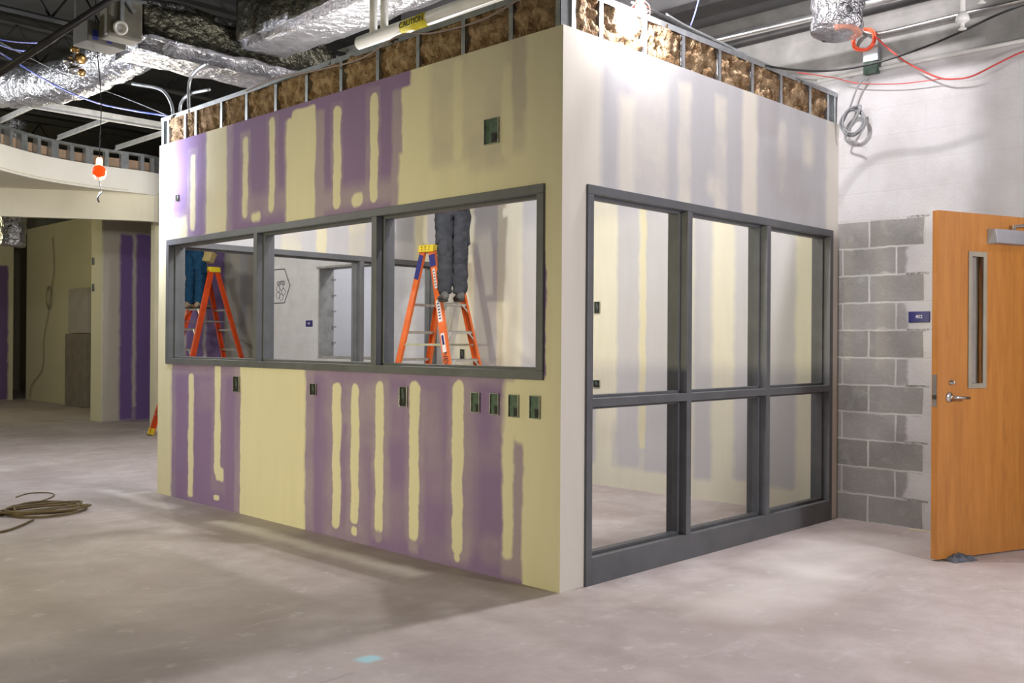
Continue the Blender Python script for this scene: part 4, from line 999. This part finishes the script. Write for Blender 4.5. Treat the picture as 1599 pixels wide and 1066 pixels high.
cable('lamp_cord', [LL+Vector((0,0,.11)), LL+Vector((.01,0,.6)), LL+Vector((-.02,.05,1.3)), (LL.x, LL.y, 4.88)], .004, M_bcable, 'thin dark cord holding the orange guarded lamp', 'cord')
bm = bmesh.new(); tube(bm, spline([LL+Vector((0,0,-.08)), LL+Vector((.01,0,-.14)), LL+Vector((.02,0,-.19))], 5), .003, 6); tube(bm, spline([LL+Vector((.02,0,-.17)), LL+Vector((-.01,0,-.22)), LL+Vector((.0,0,-.26))], 5), .008, 6)
tag(obj('cord_plug', bm, M_gcable), 'small plug dangling under the orange guarded lamp', 'plug')

# ------------------------------------------------------------------ ducts
def crumple(bm, amp, fr_, seed):
    for v in bm.verts:
        nn = Vector([noise.fractal(v.co*fr_+Vector((seed+i*11, 0, 0)), .9, 2, 3) for i in range(3)]); v.co += nn*amp
def duct_box(name, x0, x1, y0, y1, z0, z1, m_, label, amp=.02, seg=.10, rnd=.03):
    bm = bmesh.new()
    bmesh.ops.create_cube(bm, size=1, matrix=Matrix.Translation(((x0+x1)/2, (y0+y1)/2, (z0+z1)/2)) @ Matrix.Diagonal((x1-x0, y1-y0, z1-z0, 1)))
    bmesh.ops.bevel(bm, geom=bm.edges[:], offset=rnd, segments=2, affect='EDGES')
    for ax, (a, b) in enumerate(((x0, x1), (y0, y1), (z0, z1))):
        k = a+seg
        while k < b-seg/3:
            no = [0,0,0]; no[ax] = 1; co = [0,0,0]; co[ax] = k
            bmesh.ops.bisect_plane(bm, geom=bm.verts[:]+bm.edges[:]+bm.faces[:], plane_co=co, plane_no=no); k += seg
    crumple(bm, amp, 4.5, x0*3)
    return tag(obj(name, bm, m_, smooth=True), label, 'duct')
TD = duct_box('foil_duct', .45, .98, .6, 4.20, 3.84, 4.75, M_foil, 'large foil-wrapped rectangular trunk duct running above the small room', .018, .12, .05)
TD.data.materials.append(M_foil_shade)
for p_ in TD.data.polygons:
    if p_.center.x < .53 and p_.center.z > 3.92: p_.material_index = 1  # trunk side faces painted as if in shade
BD = duct_box('foil_duct', -.42, 1.6, 4.26, 4.92, 3.70, 4.15, M_foil, 'lower foil-wrapped branch duct crossing the end of the trunk duct', .022, .10, .10)
BD.data.materials.append(M_foil_shade)
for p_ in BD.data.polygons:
    if p_.center.y < 4.36 and p_.center.z > 3.84: p_.material_index = 1  # branch side painted in the shaded foil colour too
bm = bmesh.new(); pts = spline([(.0, 4.95, 3.93), (-.02, 5.6, 3.90), (-.1, 6.6, 3.88), (-.35, 7.8, 4.0), (-.5, 8.6, 4.25)], 14)
rings = tube(bm, pts, [.20+.012*math.sin(i*2.1) for i in range(len(pts))], 22); crumple(bm, .02, 6, 5)
tag(obj('flexible_duct', bm, M_foil, smooth=True), 'sagging round foil flexible duct leaving the branch duct', 'duct')
def flex_stub(c, r, z0, z1, label, m_=M_foil):
    bm = bmesh.new(); n_ = 34
    pts = [Vector((c.x+.01*math.sin(i*.4), c.y, z0+(z1-z0)*i/n_)) for i in range(n_+1)]
    tube(bm, pts, [r*(1+.05*math.sin(i*1.9)) for i in range(n_+1)], 24); crumple(bm, .010, 9, 2)
    return tag(obj('flexible_duct', bm, m_, smooth=True), label, 'duct')
pf = D(1307, 30, 6.0); flex_stub(pf, .155, pf.z-.085, 4.7, 'crinkled foil duct stub hanging above the right end of the storefront')
pf2 = D(20, 360, 14.5); flex_stub(pf2, .175, D(20, 384, 14.5).z, 4.6, 'crinkled foil duct stub hanging under the header at far left')
bm = bmesh.new(); tube(bm, [(pf.x+.13*math.cos(t*.35-2.8), pf.y+.13*math.sin(t*.35-2.8), pf.z-.09+.01*math.sin(t)) for t in range(9)], .02, 8)
tag(obj('insulation_scrap', bm, mat('pink_fibre', (.62,.30,.22), (.5,.25,.2), 12, .9), smooth=True), 'pinkish insulation edge showing under the right foil duct stub', 'insulation')

# ------------------------------------------------------------------ pipes, beams, equipment overhead
def pipe(name, a, b, r, m_, label, cat='pipe', group=None):
    bm = bmesh.new(); tube(bm, [a, b], r, 16); return tag(obj(name, bm, m_, smooth=True), label, cat, group)
struct('trim_4', bx(2.62, 3.16, -7, 4.6, 3.99, 4.9), M_beam)
struct('trim_5', bx(2.56, 2.80, -7, 4.6, 3.93, 3.985), M_blackpipe)
a, b = H(1121, 62, 'x', 2.55), H(1267, 27, 'x', 2.55)
dd = (b-a)/abs(b.y-a.y); pipe('steel_pipe', a-dd*4, a+dd*7, .03, M_pipe, 'bright steel pipe running below the grey beam at upper right')
a, b = H(1121, 75, 'x', 2.75), H(1267, 38, 'x', 2.75); dd = (b-a)/abs(b.y-a.y); pipe('black_pipe', a-dd*4, a+dd*7, .04, M_blackpipe, 'dark pipe tucked just behind the bright steel pipe')
a = H(1277, 127, 'x', 3.145); b = H(1599, 63, 'x', 3.145); dd = (b-a); pipe('conduit', a, b+dd*.8, .014, M_pvc, 'thin painted conduit run along the white block wall', 'conduit')
bm = bmesh.new(); tube(bm, spline([H(1325, 38, 'x', 3.10), H(1345, 45, 'x', 3.11), H(1362, 52, 'x', 3.12), H(1390, 49, 'x', 3.12), H(1495, 24, 'x', 3.12), H(1599, 0, 'x', 3.12), H(1750, -36, 'x', 3.12)], 8), .016, 10)
tag(obj('conduit', bm, M_pipe, smooth=True), 'bent bright conduit high on the block wall beside the foil stub', 'conduit')
for i, (px, py, dist, lb) in enumerate(((1503, 32, 5.9, 'white drop pipe with sprinkler head at upper right'), (1533, -8, 6.1, 'second sprinkler drop just cut by the top edge'))):
    p = D(px, py, dist); e = empty('sprinkler_drop', p); tag(e, lb, 'sprinkler')
    bm = bmesh.new(); tube(bm, [(0,0,4.88-p.z), (0,0,.02)], .016, 12); obj('drop_pipe', bm, M_pvc, e, smooth=True)
    bm = bmesh.new(); lathe(bm, [(.02, .05), (.035, .03), (.042, 0), (.03, -.01), (.012, -.02), (.012, -.045), (.024, -.05), (.024, -.055)], 16); obj('sprinkler_head', bm, M_pvc, e, smooth=True)
# junction box on the block wall, its cable and coil
jb = H(1363, 98, 'x', 3.155); e = empty('junction_box', jb); tag(e, 'grey steel junction box with green lower half high on the block wall', 'electrical box')
obj('box_body', bx(-.05, .01, -.06, .055, 0, .10), M_galv, e, bev=.004); obj('box_cover', bx(-.054, 0, -.055, .05, -.09, -.005), M_boxgreen, e, bev=.003)
c0 = H(1352, 118, 'x', 3.10); c1 = H(1328, 165, 'x', 3.08); cc = H(1333, 190, 'x', 3.08)
pts = [c0, c0.lerp(c1, .4)+Vector((0,.02,0)), c1]
for k in range(0, 3*12+5):
    t = k/12*2*PI; r = .092+.012*math.sin(k*.37); pts.append(cc+Vector((-.012*math.sin(k*.21)-.006*(k//12), r*math.cos(t)*.95+.012*math.sin(k*.13)*2, r*math.sin(t))))
pts += [cc+Vector((-.02, .05, -.10)), cc+Vector((-.02, .035, -.14)), cc+Vector((-.03, -.02, -.155)), cc+Vector((-.03, -.06, -.18))]
cable('grey_cable_coil', pts, .0075, M_gcable, 'coiled grey cable hanging from the junction box beside the storefront wall', 'cable coil', 3)
oc = H(1349, 62, 'x', 3.09); pts = []
for k in range(0, 52):
    t = k/13*2*PI; r = .085+.010*math.sin(k*.9); pts.append(oc+Vector((-.01*math.sin(k*.3), -r*math.cos(t), r*math.sin(t)*.85)))
cable('orange_cable_coil', pts, .007, M_ocable, 'small orange-red cable coil tied high on the block wall', 'cable coil', 3)
cable('red_cable', [H(x, y, 'x', 3.08) for x, y in ((1366, 56), (1390, 78), (1420, 100), (1465, 121), (1495, 123), (1520, 118), (1560, 98), (1599, 80), (1660, 60))]+[Vector((3.09,-2.4,3.5)), Vector((3.09,-3.6,3.8)), Vector((3.09,-5.5,4.2))], .006, M_rcable, 'thick red cable sagging across the white block wall')
cable('thin_red_cable', [H(x, y, 'x', 3.10) for x, y in ((1245, 113), (1300, 121), (1340, 130), (1400, 131), (1440, 127), (1470, 123))], .0035, M_rcable, 'thin red cable drooping from the framing to the thick red cable')
cable('black_cable', [D(985, 3, 5.55), D(1030, 22, 5.8), D(1080, 50, 6.05), D(1130, 72, 6.3), D(1180, 98, 6.5), D(1240, 109, 6.7), D(1300, 110, 6.7), D(1365, 99, 6.5), D(1440, 75, 6.3), D(1500, 50, 6.1), D(1560, 22, 5.9), D(1640, -10, 5.6), D(1800, -90, 5.3), D(2100, -240, 5.0)], .0075, M_bcable, 'long black power cord draped over the storefront wall and across to the right')
cable('steel_cable', [D(1040, 22, 5.95), D(1075, 42, 6.1), D(1130, 68, 6.35), D(1190, 97, 6.6), D(1290, 140, 7.1)], .006, M_galv, 'grey flexible conduit lying along the top track of the storefront wall')
cable('blue_cable', [D(1092, -5, 6.3), D(1086, 18, 6.3), D(1078, 42, 6.3)], .005, M_blcable, 'short blue cable dropping to the storefront track')
# white pipe with caution tape above the purple wall
a, b = H(562, 68, 'x', .30), H(769, -6, 'x', .30); dd = (b-a)/abs(b.y-a.y)
wp = empty('white_pipe'); tag(wp, 'white plastic pipe with capped end lying above the purple wall', 'pipe')
bm = bmesh.new(); tube(bm, [a-Vector((0,0,0)), a+dd*5.0], .048, 18); obj('pipe_run', bm, M_pvc, wp, smooth=True)
for px in (583, 600):
    p = H(px, 62 if px == 583 else 55, 'x', .30); bm = bmesh.new(); tube(bm, [p, p+Vector((0,0,.5))], .028, 12); obj('branch_pipe', bm, M_pvc, wp, smooth=True)
tp0, tp1 = H(632, 44, 'x', .30), H(671, 30, 'x', .30); bm = bmesh.new(); tube(bm, [tp0, tp1], .052, 18)
tape = tag(obj('caution_tape', bm, mat('yellow_tape', (.80,.72,.05), None, 8, .4), smooth=True), 'yellow lettered caution tape wrapped round the white pipe', 'tape')
text_obj('lettering', 'CAUTION', .055, M_ink, frameM(tp0.lerp(tp1, .5)+Vector((-.0535,0,0)), (tp1-tp0), (0,0,1)), tape)
# big pale actuator box and clamps left of the ducts
e = empty('damper_box', D(148, 60, 7.75)); e.rotation_euler = (0,0,.1); tag(e, 'pale damper control box with two blue stickers beside the ducts', 'control box')
obj('box_body', bx(-.12, .20, -.12, .12, -.07, .10), mat('pale_box', (.12,.115,.10), None, 8, .6), e, bev=.008)
for x in (-.06, .06): obj('blue_sticker', bx(x-.022, x+.022, -.123, -.119, -.05, .03), M_blue, e)
e = empty('duct_collar', D(182, 30, 7.6)); tag(e, 'dusty fitting with round cap clamped to the end of the ducts', 'fitting')
obj('bracket', bx(-.10, .18, -.08, .10, -.16, .26), M_hole, e, bev=.02)
bm = bmesh.new(); lathe(bm, [(.055, 0), (.055, .05), (.035, .055), (.03, .03), (.001, .03)], 24, (CAM-Vector(e.location)).to_track_quat('Z','Y').to_matrix().to_4x4() @ Matrix.Translation((.03, -.06, .11))); obj('round_cap', bm, M_pvc, e, smooth=True)
bm = bmesh.new(); bar(bm, (-.1, -.1, .3), (.1, -.1, .05), .03, .02, (0,0,1)); bar(bm, (0, -.1, .35), (.0, -.1, -.1), .03, .02, (1,0,0)); bar(bm, (-.16, -.09, .1), (.2, -.09, .16), .02, .02, (0,0,1)); obj('strap', bm, M_galv, e)
e = empty('brass_valve_cluster', D(117, 95, 8.3)); tag(e, 'small brass valve cluster hanging in the dark left of the foil duct', 'valve')
M_brass = mat('brass', (.55,.33,.12), (.35,.2,.07), 20, .3, .9)
for i, (x, z, r) in enumerate(((0, .1, .035), (-.05, 0, .05), (.05, .02, .045), (0, -.08, .055), (.06, -.1, .03))):
    bm = bmesh.new(); lathe(bm, [(r*.5, -.03), (r, -.02), (r, .02), (r*.6, .03)], 12, Matrix.Translation((x*.707, -x*.707, z)) @ Matrix.Rotation(i, 4, 'X')); obj('valve_body', bm, M_brass if i % 2 == 0 else M_pipe, e, smooth=True)
bm = bmesh.new(); tube(bm, [(0,0,.1), (0,0,.6)], .008, 8); obj('hanger', bm, M_galv, e)
a, b = D(-30, 133, 6.3), D(230, -38, 6.6); pipe('black_pipe', a, b, .025, M_blackpipe, 'long black pipe crossing the dark ceiling at upper left')
cable('blue_cable', [D(-10, 76, 7.6), D(30, 100, 7.7), D(90, 135, 7.9), D(150, 160, 8.1), D(210, 173, 8.3), D(262, 181, 8.45)], .008, M_blcable, 'long blue-white cable sagging to the far end of the purple wall')
cable('blue_cable', [D(-10, 66, 8.2), D(25, 78, 8.2), D(58, 80, 8.3)], .008, M_blcable, 'blue cable pair at the upper left edge, lower one')
cable('blue_cable', [D(-10, 60, 8.2), D(30, 66, 8.2), D(75, 67, 8.3)], .006, M_blcable, 'blue cable at the upper left edge, upper one')
cable('grey_wire', [D(-20, 55, 8.0), D(50, 92, 8.1), D(120, 125, 8.2), D(200, 155, 8.2), D(260, 179.5, 8.15)], .004, M_gcable, 'thin grey wire sagging behind the blue-white cable')
for pts, lb in (([(.06, 4.50, 3.2), (.05, 4.52, 3.34), (.0, 4.62, 3.47), (-.1, 4.95, 3.56)], 'bent conduit rising from the far corner of the purple wall'),
                ([(.06, 4.38, 3.2), (.06, 4.36, 3.32), (.08, 4.25, 3.38), (.1, 3.95, 3.37)], 'low bent conduit above the far bay of the purple wall'),
                ([(.06, 4.22, 3.2), (.06, 4.22, 3.46), (.07, 4.12, 3.55), (.08, 3.95, 3.58)], 'tall bent conduit above the far bay of the purple wall')):
    cable('bent_conduit', pts, .014, M_galv, lb, 'conduit', 8, 'bent conduits at the far corner')
cable('loose_cable', [(-.03, 3.15, 3.19), (-.04, 2.7, 3.20), (-.04, 2.2, 3.16), (-.04, 1.7, 3.14), (-.05, 1.3, 3.20), (-.04, 1.0, 3.15), (-.04, .6, 3.13), (-.03, .3, 3.18), (-.03, .05, 3.26)], .006, mat('mauve_cable', (.35,.28,.27), None, 9, .6), 'loose mauve cable draped along the stud tops of the purple wall')
for i, (y0, lb) in enumerate(((6.3, 'dark steel joist nearest behind the ducts'), (8.0, 'dark steel joist above the ceiling grid'), (10.4, 'dark steel joist above the bulkhead'), (13.0, 'dark steel joist farthest back'))):
    bm = bmesh.new(); box(bm, -9, 3.1 if y0 < 8.1 else 7.4, y0-.06, y0+.06, 4.78, 4.80); box(bm, -9, 3.1 if y0 < 8.1 else 7.4, y0-.06, y0+.06, 4.38, 4.40)
    for k in range(24): bar(bm, (-8.8+k*.5, y0, 4.4), (-8.55+k*.5, y0, 4.78), .02, .02, (0,1,0)); bar(bm, (-8.55+k*.5, y0, 4.78), (-8.3+k*.5, y0, 4.4), .02, .02, (0,1,0))
    bmesh.ops.delete(bm, geom=[v for v in bm.verts if v.co.x > (3.1 if y0 < 8.1 else 7.4)], context='VERTS') if False else None
    tag(obj('ceiling_joist', bm, M_dark), lb, 'joist', 'ceiling joists')
M_wirew = mat('dusty_wire', (.30,.27,.19), None, 9, .6)
# wires hanging on the far corridor wall
cable('wall_wire', [H(x, y, 'x', 3.79) for x, y in ((82, 370), (84, 420), (80, 450), (75, 490), (68, 530), (66, 575), (50, 600), (46, 620))], .009, M_wirew, 'loose wires hanging down the far corridor wall', 'wire')
pts = []
cw = H(76, 465, 'x', 3.78)
for k in range(40): t = k/10*2*PI; pts.append(cw+Vector((0, .14*math.cos(t), .22*math.sin(t)+.02*math.sin(k))))
cable('wire_coil', pts, .008, M_wirew, 'oval coil of wire hung on the far corridor wall', 'cable coil', 3)

# ------------------------------------------------------------------ cord heap on the floor
random.seed(11); pts = []
cA = H(75, 798, 'z', 0); ux = (H(150, 786, 'z', 0)-H(15, 800, 'z', 0)); ux.z = 0; ul = ux.length/2; ux.normalize(); uy = Vector((-ux.y, ux.x, 0))
for k in range(0, 66):
    t = k/11*2*PI; ra = ul*(.60+.34*abs(math.sin(k*.13))); rb = .22+.10*math.sin(k*.31)
    pts.append(cA+ux*(ra*math.cos(t)-.05*math.sin(k*.05))+uy*(rb*math.sin(t)+.03*math.sin(k*.5))+Vector((0,0,.012+.006*(k//11))))
pts += [H(20, 800, 'z', .012), H(-10, 806, 'z', .012), H(-60, 812, 'z', .012)]
cable('extension_cord', pts, .0085, M_hose, 'heap of olive-brown extension cord coiled on the concrete at left', 'cord', 4)
cable('extension_cord', [H(x, y, 'z', .009) for x, y in ((52, 811), (35, 819), (10, 828), (-30, 836))], .008, M_hose, 'loose brown cord end on the floor in front of the cord heap', 'cord')
cable('extension_cord', [H(x, y, 'z', .006) for x, y in ((25, 776), (45, 770), (75, 769), (85, 773), (70, 780), (45, 786), (30, 792))], .005, M_hose, 'thin loop of brown cord behind the cord heap', 'cord')
# offcut by the door
pc = H(1441, 829, 'z', 0); bm = bx(-.014, .014, -.085, .085, .0005, .012); o = obj('wood_offcut', bm, mat('pale_wood', (.62,.55,.42), None, 9, .7)); o.location = pc+Vector((-.03,0,0)); o.rotation_euler = (0,0,.06)
tag(o, 'thin pale offcut strip on the floor at the foot of the block wall', 'offcut')
